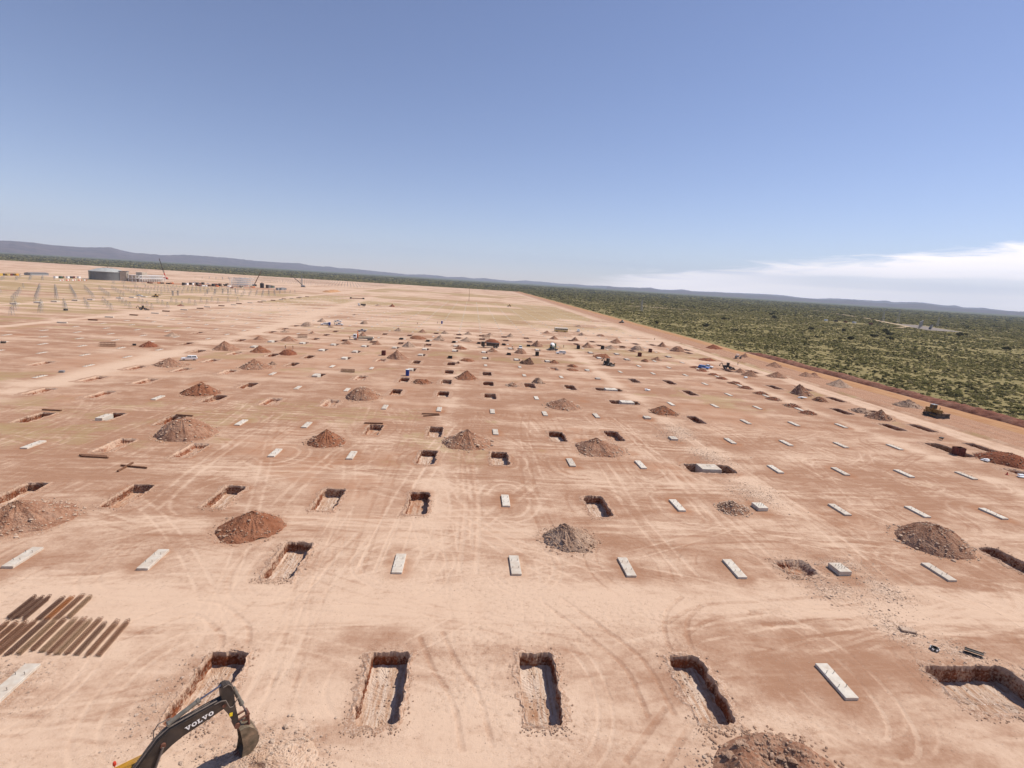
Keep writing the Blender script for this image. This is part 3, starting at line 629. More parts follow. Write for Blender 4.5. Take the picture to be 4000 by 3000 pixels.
M_['rock'] = earth('calcrete_stones', (0.45, 0.30, 0.21), (0.58, 0.43, 0.32), (0.68, 0.55, 0.45), .4, 3)
M_['gravel'] = earth('gravel_stones', (0.40, 0.26, 0.18), (0.55, 0.40, 0.30), (0.70, 0.58, 0.48), .45, 3)
M_['rock_brown'] = earth('brown_stones', (0.30, 0.17, 0.11), (0.45, 0.29, 0.20), (0.60, 0.46, 0.36), .4, 3)
M_['h_r'] = earth('red_brown_heap_earth', (0.19, 0.070, 0.036), (0.285, 0.125, 0.070), (0.42, 0.26, 0.175), .20)
M_['h_rb'] = earth('mixed_heap_earth', (0.215, 0.100, 0.060), (0.325, 0.175, 0.110), (0.51, 0.37, 0.275), .34)
M_['h_g'] = earth('grey_brown_heap_rubble', (0.27, 0.172, 0.120), (0.38, 0.262, 0.188), (0.57, 0.44, 0.345), .38)
M_['h_d'] = earth('dark_heap_earth', (0.085, 0.042, 0.03), (0.14, 0.07, 0.045), (0.32, 0.22, 0.15), .2)
M_['h_p'] = earth('pale_heap_rubble', (0.42, 0.27, 0.185), (0.52, 0.37, 0.265), (0.64, 0.51, 0.41), .42)
M_['h_rr'] = earth('deep_red_heap_earth', (0.16, 0.052, 0.03), (0.26, 0.095, 0.05), (0.36, 0.19, 0.12), .2)

_ph = (1+5**.5)/2
ICO_V = np.array([(-1, _ph, 0), (1, _ph, 0), (-1, -_ph, 0), (1, -_ph, 0), (0, -1, _ph), (0, 1, _ph), (0, -1, -_ph), (0, 1, -_ph), (_ph, 0, -1), (_ph, 0, 1), (-_ph, 0, -1), (-_ph, 0, 1)])/math.sqrt(1+_ph**2)
ICO_F = [(0, 11, 5), (0, 5, 1), (0, 1, 7), (0, 7, 10), (0, 10, 11), (1, 5, 9), (5, 11, 4), (11, 10, 2), (10, 7, 6), (7, 1, 8), (3, 9, 4), (3, 4, 2), (3, 2, 6), (3, 6, 8), (3, 8, 9), (4, 9, 5), (2, 4, 11), (6, 2, 10), (8, 6, 7), (9, 8, 1)]
def rock(mb, x, y, z, s, r=rnd):
    q = np.random.RandomState(r.randrange(1 << 30)); v = ICO_V*(1+.35*(q.rand(12, 1)-.5))*np.array([s*q.uniform(.7, 1.3), s*q.uniform(.7, 1.3), s*q.uniform(.32, .7)])
    a = q.uniform(0, 6.3); ca, sa = math.cos(a), math.sin(a)
    mb.add([(x+p[0]*ca-p[1]*sa, y+p[0]*sa+p[1]*ca, z+p[2]) for p in v], ICO_F)

ORD = ["first", "second", "third", "fourth", "fifth", "sixth", "seventh", "eighth", "ninth", "tenth", "eleventh", "twelfth", "thirteenth", "fourteenth", "fifteenth", "sixteenth", "seventeenth", "eighteenth", "nineteenth", "twentieth"]
rowname = lambda r: "front row" if r == 0 else ORD[r]+" row back" if r < 20 else "far rows"
def ordinals(items, keyf, xf):
    """order of each item from the left among its like in the same row"""
    groups = {}
    for i, it in enumerate(items): groups.setdefault(keyf(it), []).append(i)
    out = {}
    for k, ids in groups.items():
        ids.sort(key=lambda i: xf(items[i]))
        for j, i in enumerate(ids): out[i] = "leftmost" if j == 0 and len(ids) > 1 else "rightmost" if j == len(ids)-1 and len(ids) > 1 else "only one" if len(ids) == 1 else ORD[min(j, 19)]+" from the left"
    return out

# ------------------------------------------------------------------ excavated pits
def make_pit(x, y, hw, hl, dep, kind, label, seed):
    q = np.random.RandomState(seed); near = y < 72; ds = .16 if near else .3 if y < 136 else .7
    c = next(p[4] for p in PATCH if p[0] <= x <= p[1] and p[2] <= y <= p[3]); aw = max(.75, c*1.25+.35)
    per = 4*(hw+hl); n = int(per/ds); s = np.arange(n)/n*per; sq = []
    for v in s:                                                # walk the square edge
        if v < 2*hw: sq.append((v/hw-1, -1, 0, -1))
        elif v < 2*hw+2*hl: sq.append((1, (v-2*hw)/hl-1, 1, 0))
        elif v < 4*hw+2*hl: sq.append((1-(v-2*hw-2*hl)/hw, 1, 0, 1))
        else: sq.append((-1, 1-(v-4*hw-2*hl)/hl, -1, 0))
    sq = np.array(sq); cx, cy_ = sq[:, 0]*(1-.08*sq[:, 1]**8), sq[:, 1]*(1-.05*sq[:, 0]**8)
    per_n = lambda sc, k: vn(np.cos(s/per*2*np.pi)*per/6*sc+seed*3.1+50, np.sin(s/per*2*np.pi)*per/6*sc+k*7.7+50, k)-.5
    jag = .42*per_n(1.1, 1)+.20*per_n(3.2, 2)+.10*(q.rand(n)-.5)
    z0 = gz(x-hw-aw, y-hl)*.5+gz(x+hw+aw, y+hl)*.5
    def ring(o, z, j=1.0, zn=0.0, k=3): return np.stack([x+cx*(hw+o)+jag*j*np.sign(sq[:, 2]+1e-9)*(abs(sq[:, 2]) > .5), y+cy_*(hl+o)+jag*j*np.sign(sq[:, 3]+1e-9)*(abs(sq[:, 3]) > .5), z0+z+zn*(per_n(1.6, k)+.3)], 1)
    def strip(rings, name, m, parent, close=True, rocks=None):
        V = np.concatenate(rings); F = []
        i = np.arange(n); j = (i+1) % n
        for k in range(len(rings)-1): F.append(np.stack([k*n+i, k*n+j, (k+1)*n+j, (k+1)*n+i], 1))
        at = None if name != 'spoil_rim' else {'masks': ('FLOAT_COLOR', np.tile([.42 if y < 72 else .3, .30 if y < 72 else .5, 0, .85], (len(V), 1)))}
        return obj_me(name, mesh_np(name, V, np.concatenate(F), m, False, at), parent)
    red = y > 70
    top = empty('foundation_pit', (0, 0, 0), 0, label, 'pit', 'foundation pits dug across the site')
    lip = .16 if near else .12
    sh = kind == 's'; ins = (.75 if sh else 0)
    jj = lambda a: a
    av = np.maximum(c*1.3+.12, aw*(.75+1.5*per_n(.9, 5)+.7*per_n(2.5, 6)))
    av = np.where((sq[:, 3] < -.5) & near, av*1.35, av)
    rim_o = strip([ring(av, -.12, .6), ring(av*.8, .0, .8, .03, 4), ring(av*.5, .01, .9, lip*.7, 2), ring(av*.25, .02, 1.0, lip*1.2, 5), ring(.0, .03, 1.0, lip, 6)], 'spoil_rim', M_['soil'], top)
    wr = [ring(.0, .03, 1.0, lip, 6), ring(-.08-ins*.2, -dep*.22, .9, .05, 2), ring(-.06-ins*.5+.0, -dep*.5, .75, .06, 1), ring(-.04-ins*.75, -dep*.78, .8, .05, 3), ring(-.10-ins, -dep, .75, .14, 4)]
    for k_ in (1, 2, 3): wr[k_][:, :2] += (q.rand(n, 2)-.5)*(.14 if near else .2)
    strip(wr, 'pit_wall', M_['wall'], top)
    fl = [wr[-1]]; mn = min(hw, hl)-.4-ins
    mn = min(hw, hl)-.10-ins
    for k in range(1, 7):
        r_ = ring(-.10-ins-mn*k/6, -dep-.03, .7*(1-k/6), 0); r_[:, 2] += .14*(fbm(r_[:, 0], r_[:, 1], .9, 3, 3)-.5)+.05*(q.rand(n)-.5); fl.append(r_)
    floor_o = strip(fl, 'pit_floor', M_['floor_red' if (red and seed % 3 == 0) or sh else 'floor'], top)
    if y < 110:                                                # loose stones belong to the spoil rim and to the floor
        for o_, n_, inside in ((rim_o, 170 if near else 60, False), (floor_o, 34 if near else 14, True)):
            mb = MB()
            for k in range(n_):
                if inside: rock(mb, x+q.uniform(-1, 1)*(hw-.7), y+q.uniform(-1, 1)*(hl-.7), z0-dep+.03, q.uniform(.03, .11))
                else:
                    t = q.randint(n) if k % 2 else q.randint(max(1, int(2*hw/per*n))); o = q.uniform(.05, aw+.3); px_ = x+cx[t]*(hw+o); py_ = y+cy_[t]*(hl+o)
                    if sq[t, 3] > .5 and q.rand() < .6: continue
                    rock(mb, px_, py_, gz(px_, py_)+.03, q.uniform(.03, .10)*(1.6 if q.rand() < .1 else 1))
            if not mb.v: continue
            me0 = o_.data; nv = len(me0.vertices); co = np.empty(nv*3, np.float32); me0.vertices.foreach_get('co', co)
            vs = [tuple(v) for v in co.reshape(-1, 3)]+mb.v; fs = [tuple(p.vertices) for p in me0.polygons]+[tuple(i+nv for i in f) for f in mb.f]
            m2 = bpy.data.meshes.new(me0.name); m2.from_pydata(vs, [], fs)
            m2.materials.append(me0.materials[0]); m2.materials.append(M_['rock' if inside and not red else 'rock_brown']); m2.polygons.foreach_set('material_index', [0]*len(me0.polygons)+[1]*len(mb.f))
            if not inside: m2.attributes.new('masks', 'FLOAT_COLOR', 'POINT').data.foreach_set('color', np.tile(np.array([.42 if y < 72 else .3, .30 if y < 72 else .5, 0, .85], np.float32), (len(vs), 1)).ravel())
            o_.data = m2
    return top
vis = [f for f in FOOT if f[5] in 'nsb' and in_frame(f[0], f[1], 150)]
base = [f for f in vis if f[5] in 'ns']; od = ordinals(base, lambda f: (cell(f[0], f[1])[1], f[5]), lambda f: f[0])
lab = {}
for i, f in enumerate(base):
    r = cell(f[0], f[1])[1]; w_ = "deep rectangular pit with dark red walls" if f[5] == 'n' else "shallow half-filled pit with sloping stony sides"
    lab[f] = f"{w_}, {od[i]} in the {rowname(r)}"
sp = {0: "deep foundation pit with the black excavator boom reaching over it", 1: "clean-cut deep pit right of the excavator heap, second in the front row"}
fr = sorted([f for f in base if cell(f[0], f[1])[1] == 0 and f[5] == 'n'], key=lambda f: f[0])
if fr: lab[fr[0]] = sp[0]
bl = [f for f in vis if f[5] == 'b']; ob = ordinals(bl, lambda f: cell(f[0], f[1])[1], lambda f: f[0])
for i, f in enumerate(bl): lab[f] = f"dark narrow pit around a raised footing, {ob[i]} in the {rowname(cell(f[0], f[1])[1])}"
wl = {'W': "wide deep pit with tall red walls at the lower right corner", 'f': "long pit with dark steel formwork box and rebar beside the pale right-hand road"}
for i, f in enumerate(WIDE): lab[f] = wl.get(f[5], ["broad pit around the large square block in the fourth row back", "broad pit around the large block in the seventh row back", "broad pit around the large block in the eighth row back"][min(i, 2)])
lab[FOOT[-1-len([1 for f in FOOT if f[5] == 'b'])]] = "shallow scraped hollow left of the bolted concrete cube"
for i, f in enumerate(FOOT):
    if in_frame(f[0], f[1], 150): make_pit(*f, lab.get(f, "shallow scraped hollow left of the bolted concrete cube"), i*17+3)

# ------------------------------------------------------------------ concrete footings
def bolt_mb(): return MB().tube((0, 0, -.02), (0, 0, .27), .024, n=6).tube((0, 0, .24), (.0, -.09, .29), .02, n=6)
bolt_me = None
def slab_mb(h, w=1.25, l=4.3):
    mb = MB(); mb.box((0, 0, h/2-.35), (w, l, h+.7), bev=.025); return mb
SLAB = []
named = {0: (-3, 2), 1: (-4, -3, -1, 0, 1, 2, 4), 2: (0, 2, 4, 5, 6), 3: (-6, -3, -2, 1, 2, 4, 5, 6, 7), 4: (-4, -3, 0, 4, 5, 6, 7), 5: (-6, -2, -1, 0, 1, 2, 5, 6, 7), 6: (-9, -4, -3, 1, 4, 5, 6, 7), 7: (-9, -5, 6, 7), 8: (-4, -3, 1, 2, 6, 7), 9: (0, 1, 3, 4, 5, 6, 7), 10: (5, 6, 7), 11: (6, 7)}
taken = {cell(f[0], f[1]) for f in FOOT} | {cell(*b) for b in BLK}
for r, ks in named.items(): SLAB += [(k, r) for k in ks]
for r in range(5, 41):
    for k in range(-14, 9):
        if (k, r) in taken or (k, r) in SLAB or abs(LX(k)+114+.07*max(LY(r)-300, 0)) < 7: continue
        if r >= 13 or k <= -9: SLAB.append((k, r))
SLAB = [s for s in SLAB if in_frame(LX(s[0]), LY(s[1]), 40)]
SLAB.sort(key=lambda s: P(LX(s[0]), LY(s[1]))[2])
near_me = slab_mb(.27).build('tmp', M_['concrete']); far_mb = slab_mb(.10); far_mb.mi = 1
for sx_ in (-1, 1):
    for sy_ in (-1, 1): far_mb.tube((sx_*.36, sy_*.85, .08), (sx_*.36, sy_*.85, .5), .05, n=5)
far_o = far_mb.build('tmp', [M_['concrete_dusty'], M_['bolt']]); b_o = bolt_mb().build('tmp', M_['bolt'])
near_data, far_data, bolt_data = near_me.data, far_o.data, b_o.data
for o_ in (near_me, far_o, b_o): bpy.data.objects.remove(o_)
nearS = [s for s in SLAB if s[1] <= 12 and s[0] > -9]; on = ordinals(nearS, lambda s: s[1], lambda s: s[0])
dusty = [s for s in SLAB if s not in nearS]
for i, (k, r) in enumerate(nearS):
    x, y = LX(k), LY(r); z = gz(x, y) if r < 6 else 0; rz = rnd.uniform(-.012, .012)
    t = empty('concrete_footing', (x, y, z), rz, f"pale flat concrete footing {'with bolts' if r < 5 else 'flush with earth'}, {on[i]} in the {rowname(r)}", 'footing', 'concrete footing slabs set in rows')
    obj_me('slab', near_data, t, (0, 0, 0 if r < 6 else -.08))
    if r < 6:
        for sx_ in (-1, 1):
            for sy_ in (-1, 1): obj_me('anchor_bolt', bolt_data, t, (sx_*.36, sy_*.85, .27))
n_far = max(0, 300-len(nearS))
for (k, r) in dusty[:n_far]:
    o = obj_me('concrete_footing', far_data, None, (LX(k), LY(r), -.02)); tag(o, "dust-covered pale concrete footing with upright bolts on the levelled far site", 'footing', 'dusty footings on the far levelled site')
mb = MB()
for (k, r) in dusty[n_far:]: mb.box((LX(k), LY(r), .04), (1.25, 4.3, .12))
if mb.v: tag(mb.build('distant_footings', M_['concrete_dusty']), kind='stuff')

# raised footings and square drive-pylon blocks
ob = ordinals(BLK, lambda b: cell(*b)[1], lambda b: b[0])
for i, (x, y) in enumerate(BLK):
    k, r = cell(x, y); rn = rowname(r)
    if k == 3 and r in (3, 6, 7):
        t = empty('footing_block', (x, y, 0), 0, f"large square concrete block with bolts sunk in a broad pit, {rn}", 'footing', 'drive pylon foundation blocks')
        MB().box((0, 0, -.72), (4.1, 3.2, 1.95), bev=.04).build('block', M_['concrete'], t)
        for a in range(6): obj_me('anchor_bolt', bolt_data, t, (-.9+.36*(a % 3)+.5, -.2+.45*(a//3), .25))
    elif k == 3:
        big = r == 1
        t = empty('footing_block', (x+(.2 if big else 0), y, 0), 0.02, f"bolted concrete cube standing proud of grassy rubble, {rn}" if r > 1 else "bolted pale concrete cube beside the scraped hollow, second row back", 'footing', 'drive pylon foundation blocks')
        MB().box((0, 0, .0), (1.75, 2.2, 1.2 if r < 3 else .9), bev=.03).build('block', M_['concrete'], t)
        for a in range(6): obj_me('anchor_bolt', bolt_data, t, (-.42+.42*(a % 3), -.3+.6*(a//3), .6 if r < 3 else .45))
    else:
        t = empty('footing_block', (x, y, 0), rnd.uniform(-.02, .02), f"raised concrete footing open in its pit, {ob[i]} in the {rn}", 'footing', 'raised footings in open pits')
        MB().box((0, -.6, -.22), (1.9 if r > 5 else 1.5, 3.6, 1.7), bev=.03).build('block', M_['concrete'], t)
        if r < 8: [obj_me('anchor_bolt', bolt_data, t, (sx_*.4, -.6+sy_*.8, .63)) for sx_ in (-1, 1) for sy_ in (-1, 1)]

# ------------------------------------------------------------------ spoil heaps
def make_heap(x, y, R, h, ox, oy, tone, note, label, seed):
    q = np.random.RandomState(seed); near = y < 82; nr, na = (44, 120) if near else (24, 64) if y < 200 else (14, 36)
    low = ('low' in note) or ('flat' in note) or ('wide' in note) or ('rounded' in note) or ('broad' in note); twin = 'twin' in note or 'long' in note
    u = np.linspace(0, 1, nr)[:, None]; a = np.linspace(0, 2*np.pi, na, endpoint=False)[None, :]
    edge = 1+.26*(vn(np.cos(a)*1.6+seed, np.sin(a)*1.6+seed*.7, 1)-.5)+.12*(vn(np.cos(a)*4+seed, np.sin(a)*4, 2)-.5)
    X = x+ox*(1-u)+np.cos(a)*u*R*edge; Y = y+oy*(1-u)+np.sin(a)*u*R*edge*.96
    p = 1-u; prof = np.where(low, np.sin(np.pi/2*np.minimum(1, p*1.15))**1.05, p**1.12*(1+.10*p*(1-p)))*np.ones_like(a)
    if twin: prof = np.maximum(prof*.72, np.exp(-(((X-x-R*.42)/(R*.30))**2+((Y-y)/(R*.4))**2))*.85*sstep(1-u, 0, .2))
    if R > 2.4 and not low:                                    # separate bucket loads slumped against each other
        prof = prof*np.ones_like(a)
        for j_ in range(5):
            t_, rj, hj, dj = q.uniform(0, 6.283), R*q.uniform(.38, .58), q.uniform(.28, .52), R*q.uniform(.34, .58)
            prof = np.maximum(prof, hj*np.clip(1-np.hypot(X-x-dj*math.cos(t_), Y-y-dj*math.sin(t_))/rj, 0, 1)**.9)
    rough = fbm(X, Y, 1.1 if near else .8, 4, seed % 7)-.5
    gul = (vn(a*9/np.pi*3+seed, u*1.5, 3)-.5)*np.sin(np.pi*np.minimum(u*1.1, 1))      # run-off gullies
    Z = h*prof+(rough*.45+gul*.26)*h*.36*sstep(1-u, -.02, .3)-.12*sstep(u, .9, 1)+(q.rand(nr, na)-.5)*.10*(1-.3*u)
    V = np.stack([X, Y, Z+np.zeros_like(X)], 2).reshape(-1, 3); idx = np.arange(nr*na).reshape(nr, na); j = (np.arange(na)+1) % na
    F = np.stack([idx[:-1].ravel(), idx[1:].ravel(), idx[1:][:, j].ravel(), idx[:-1][:, j].ravel()], 1)
    mb = MB(); mb.v = [tuple(v) for v in V]; mb.f = [tuple(f) for f in F]; mb.m = [0]*len(F); mb.mi = 1
    nrk = (420 if tone in ('rb', 'g') else 220) if near else (150 if y < 200 else 40)
    for k in range(nrk):
        uu = min(1.12, abs(q.normal(.92, .16))) if q.rand() < .65 else q.uniform(.1, 1); t = q.uniform(0, 2*np.pi); i_ = min(nr-1, int(uu*(nr-1))); a_ = int(t/(2*np.pi)*na) % na
        s = q.uniform(.05, .15)*(1.9 if q.rand() < .12 else 1)*(1.0 if near else 1.5)
        rx, ry = (X[i_, a_]*(1)+0, Y[i_, a_]) if uu <= 1 else (x+math.cos(t)*uu*R, y+math.sin(t)*uu*R)
        rock(mb, rx+q.uniform(-.1, .1), ry+q.uniform(-.1, .1), (Z[i_, a_] if uu <= 1 else 0)+s*.25, s)
    return tag(mb.build('spoil_heap', [M_['h_'+tone], M_['rock_brown' if tone in ('r', 'rr', 'd', 'g') else 'rock']]), label, 'spoil heap', 'heaps of dug-out earth between the foundations')
band = lambda m: int((m[1]-Y0)//SY)
om = ordinals(MND, band, lambda m: m[0])
COLR = {'r': 'red-brown', 'rb': 'brown', 'g': 'grey-brown', 'd': 'dark brown', 'rr': 'deep red'}
for i, m in enumerate(MND):
    b_ = band(m); nm = m[7] if len(m[7]) > 5 or m[7] == 'grey' else m[7]
    where = f"behind the {ORD[b_]} row" if 0 <= b_ < 19 else "far across the levelled site"
    if m[0] > 150: where = "beside the orange dirt road, about "+str(int(m[1]/10)*10)+" metres out"
    make_heap(*m, f"{nm} earth heap, {om[i]} {where}" if m[0] <= 150 else f"{nm} earth heap {where}", i*7+1)
make_heap(-12.7, 30.9, 3.9, .8, -.8, .5, 'p', 'low', "pale low rubble heap under the excavator bucket", 501)
# horseshoe heap at the bottom edge
HS = dict(x=24.6, y=30.6)
q = np.random.RandomState(77); mb = MB(); nr, na = 46, 130
u = np.linspace(0, 1, nr)[:, None]; a = np.linspace(0, 2*np.pi, na, endpoint=False)[None, :]
X = HS['x']+np.cos(a)*u*4.9*(1+.12*(vn(np.cos(a)*2+9, np.sin(a)*2+9, 2)-.5)); Y = HS['y']+np.sin(a)*u*3.6*(1+.12*(vn(np.cos(a)*2+5, np.sin(a)*2+5, 3)-.5))
Z = 1.25*np.exp(-((u-.55)/.26)**2)*(.30+.70*sstep(np.sin(a-.35), -.5, .5))+.5*np.exp(-((u-.2)/.3)**2)+.7*(fbm(X, Y, .9, 4, 3)-.5)*sstep(1-u, 0, .3)-.12*sstep(u, .9, 1)
V = np.stack([X, Y, Z], 2).reshape(-1, 3); idx = np.arange(nr*na).reshape(nr, na); j = (np.arange(na)+1) % na
F = np.stack([idx[:-1].ravel(), idx[1:].ravel(), idx[1:][:, j].ravel(), idx[:-1][:, j].ravel()], 1)
mb.v = [tuple(v) for v in V]; mb.f = [tuple(f) for f in F]; mb.m = [0]*len(F); mb.mi = 1
for k in range(560):
    uu = q.uniform(.1, 1.25); t = q.uniform(0, 6.28); i_, a_ = min(nr-1, int(uu*(nr-1))), int(t/6.2832*na) % na; s = q.uniform(.05, .17)*(2 if q.rand() < .08 else 1)
    rx, ry = (X[i_, a_], Y[i_, a_]) if uu <= 1 else (HS['x']+math.cos(t)*uu*4.9, HS['y']+math.sin(t)*uu*3.6)
    rock(mb, rx, ry, (Z[i_, a_] if uu <= 1 else 0)+s*.25, s)
tag(mb.build('spoil_heap', [M_['h_rb'], M_['rock_brown']]), "crater-shaped stony heap cut off by the bottom edge of the picture", 'spoil heap', 'heaps of dug-out earth between the foundations')

# loose gravel and stones scattered over the trampled patches: nobody could count it
q = np.random.RandomState(9); mb = MB()
for (sx_, sy_, a, b_) in GRAV_SPOTS+[(-16, 33, 4, 2.5), (-10.5, 30.8, 3, 2), (-24, 38, 1.2, 4), (22, 31, 5, 2)]:
    for k in range(int(34*a*b_*1.6)):
        x, y = sx_+q.normal(0, .62)*a, sy_+q.normal(0, .62)*b_
        if any(abs(x-f[0]) < f[2]+.1 and abs(y-f[1]) < f[3]+.1 for f in FOOT[:8]+WIDE+FOOT[-30:]): continue
        s_ = q.uniform(.025, .07)*(2.4 if q.rand() < .07 else 1); rock(mb, x, y, gz(x, y)+s_*.2, s_)
for k in range(5200):
    x, y = q.uniform(-40, 48), q.uniform(32, 66)
    if any(abs(x-f[0]) < f[2]+.1 and abs(y-f[1]) < f[3]+.1 for f in FOOT): continue
    rock(mb, x, y, gz(x, y)+.01, q.uniform(.018, .045))
tag(mb.build('gravel', M_['gravel']), kind='stuff')

# ------------------------------------------------------------------ excavator (heading 50 deg right of the view axis; only its front reaches into the picture)
HD = math.radians(50); EDX, EDY = math.sin(HD), math.cos(HD)
ES0 = -7.9
ex = empty('excavator', (-15.461+EDX*ES0-.643*.3, 31.783+EDY*ES0+.766*.3, 0), math.atan2(EDY, EDX), "black crawler excavator reaching into the pit beside the rebar bundles", 'excavator')
def Q(s, z, y=0.0): return (s-ES0, y, z)
def plate(poly, y0, y1, mb=None): return (mb or MB()).prism(poly, lambda s, z: Q(s, z, y0), lambda s, z: Q(s, z, y1))
boom_poly = [(-.30, 5.80), (-1.3, 5.70), (-2.14, 5.58), (-3.36, 5.43), (-3.8, 5.2), (-4.15, 4.92), (-4.54, 4.52), (-4.95, 4.05), (-6.75, 2.05), (-6.62, 1.72), (-6.3, 1.75), (-4.33, 3.23), (-3.92, 3.90), (-3.32, 4.27), (-2.72, 4.52), (-1.12, 4.88), (-.2, 5.12), (-.08, 5.45)]
boom = plate(boom_poly[::-1], -.29, .29).build('boom', M_['grey_paint'], ex)
mb = MB()
for y in (-.31, .31): mb.add([Q(a[0], a[1], y) for a in ((-.3, 5.3), (-.3, 5.7), (-.05, 5.45))], [(0, 1, 2)])
hb = MB()
for y, dz in ((-.12, .08), (-.2, .1), (.02, .09)): hb.path([Q(-5.6, 3.45+dz, y), Q(-4.6, 4.55+dz, y), Q(-4.1, 5.1+dz, y), Q(-3.4, 5.50+dz, y), Q(-2, 5.66+dz, y), Q(-.6, 5.80+dz, y)], .03)
hb.build('hydraulic_hose', M_['hose'], boom); hb = MB(); hb.path([Q(-.8, 5.75, -.27), Q(-.4, 5.82, -.31), Q(-.12, 5.75, -.36), Q(.0, 5.35, -.38), Q(.1, 5.05, -.38), Q(.3, 5.0, -.36), Q(.55, 5.35, -.32), Q(.75, 5.45, -.2)], .035)
hb.build('hydraulic_hose', M_['hose'], boom); hb = MB(); hb.path([Q(-.2, 6.75, -.27), Q(.1, 6.82, -.27), Q(.3, 6.6, -.27), Q(.4, 6.2, -.27)], .03)
hb.build('hydraulic_hose', M_['hose'], boom); hb = MB(); hb.path([Q(-4.2, 5.0, .2), Q(-4.15, 5.45, .25), Q(-3.9, 5.85, .22), Q(-3.3, 5.95, .15), Q(-2.9, 5.75, .1)], .035)
hb.build('hydraulic_hose', M_['hose'], boom)
mb = MB(); mb.tube(Q(-3.81, 4.61, -.42), Q(-3.81, 4.61, .42), .16, n=14).tube(Q(-.22, 5.35, -.34), Q(-.22, 5.35, .34), .13, n=14); mb.build('pivot_pin', M_['pin'], boom)
# lettering on the side of the boom, 9 mm proud
def letters(word, h, depth):
    mb = MB(); x = 0; st = .26
    def poly(pts, w): mb.prism([(x+a*w, b*h) for a, b in pts], lambda a, b: (a, 0, b), lambda a, b: (a, -depth, b))
    for ch in word:
        if ch == 'V':
            w = h*1.12; poly([(0, 1), (.0, .86), (.10, .86), (.42, 0), (.58, 0), (.60, .06), (.32, .86), (.44, .86), (.44, 1)][::-1], w); poly([(.56, 1), (.56, .86), (.66, .86), (.5, .36), (.60, .06), (.90, .86), (1, .86), (1, 1)][::-1], w)
        elif ch == 'L':
            w = h*.92; poly([(0, 1), (0, .87), (.14, .87), (.14, .13), (0, .13), (0, 0), (.46, 0), (.46, .87), (.60, .87), (.60, 1)][::-1], w); poly([(.46, 0), (.46, .15), (.82, .15), (.88, .36), (1, .36), (.97, 0)][::-1], w)
        else:
            w = h*1.05; n = 24; ring = lambda k, t: (x+w*(.5+(.5 if k else .21)*math.cos(t)), h*(.5+(.5 if k else .33)*math.sin(t))); vs = []
            for yv in (0, -depth):
                for k in (1, 0): vs += [(ring(k, 2*math.pi*i/n)[0], yv, ring(k, 2*math.pi*i/n)[1]) for i in range(n)]
            fs = []
            for i in range(n):
                j = (i+1) % n; fs += [(2*n+i, 2*n+j, 3*n+j, 3*n+i), (i, 2*n+i, 2*n+j, j), (n+i, n+j, 3*n+j, 3*n+i)]
            mb.add(vs, [f[::-1] for f in fs])
        x += w+h*.10
    return mb, x
lm, lw = letters("VOLVO", .30, .012)
let = lm.build('lettering', M_['white'], boom); ang = math.atan2(.26, 1.45)
let.location = Q(-2.52, 4.80, -.293); let.rotation_euler = (0, -ang, 0)
MB().box((0, 0, 0), (.9, .012, .05)).build('edge_stripe', M_['hose'], boom)
bpy.data.objects.remove(bpy.data.objects['edge_stripe'])
stick_poly = [(-.36, 6.72), (-.22, 6.88), (.02, 6.88), (.30, 6.68), (.47, 6.32), (.43, 5.95), (.50, 4.85), (.66, 3.55), (.62, 3.28), (.42, 3.22), (.24, 3.78), (-.01, 4.55), (-.28, 5.12), (-.34, 5.9)]
stick = plate(stick_poly[::-1], -.25, .25).build('stick', M_['grey_paint'], ex)
MB().prism([(.09, 4.52), (.29, 4.47), (.27, 4.20), (.07, 4.25)], lambda s, z: Q(s, z, -.262), lambda s, z: Q(s, z, -.25)).build('warning_sticker', M_['yellow_bright'], stick)
cy1 = MB().tube(Q(-3.40, 5.72), Q(-1.60, 6.42), .15, n=16).tube(Q(-1.72, 6.37), Q(-1.56, 6.44), .18, n=16).tube(Q(-3.4, 5.72, -.2), Q(-3.4, 5.72, .2), .1, n=10).build('stick_cylinder', M_['cyl'], ex)
MB().tube(Q(-1.6, 6.42), Q(-.27, 6.80), .065, n=12).build('piston_rod', M_['chrome'], cy1)
cy2 = MB().tube(Q(.48, 6.15), Q(.95, 4.62), .13, n=16).tube(Q(.91, 4.74), Q(.97, 4.54), .16, n=16).build('bucket_cylinder', M_['cyl'], ex)
MB().tube(Q(.95, 4.62), Q(1.24, 3.75), .06, n=12).build('piston_rod', M_['chrome'], cy2)
lk = MB()
for y in (-.24, .24): lk.tube(Q(1.26, 3.72, y), Q(.62, 3.62, y), .07, n=8).tube(Q(1.28, 3.74, y), Q(1.30, 2.85, y), .08, n=8)
lk.tube(Q(1.27, 3.73, -.3), Q(1.27, 3.73, .3), .12, n=12); lk.build('bucket_link', M_['pin'], ex)
MB().tube(Q(.52, 3.25, -.36), Q(.52, 3.25, .36), .19, n=14).tube(Q(.78, 2.78, -.40), Q(.78, 2.78, .40), .16, n=14).build('pivot_pin', M_['pin'], stick)
for y in (-.42, .42):
    c3 = MB().tube(Q(-5.15, 1.55, y), Q(-4.45, 2.95, y), .13, n=14).build('lift_cylinder', M_['cyl'], ex); MB().tube(Q(-4.45, 2.95, y), Q(-3.83, 4.55, y), .07, n=12).build('piston_rod', M_['hose'], c3)
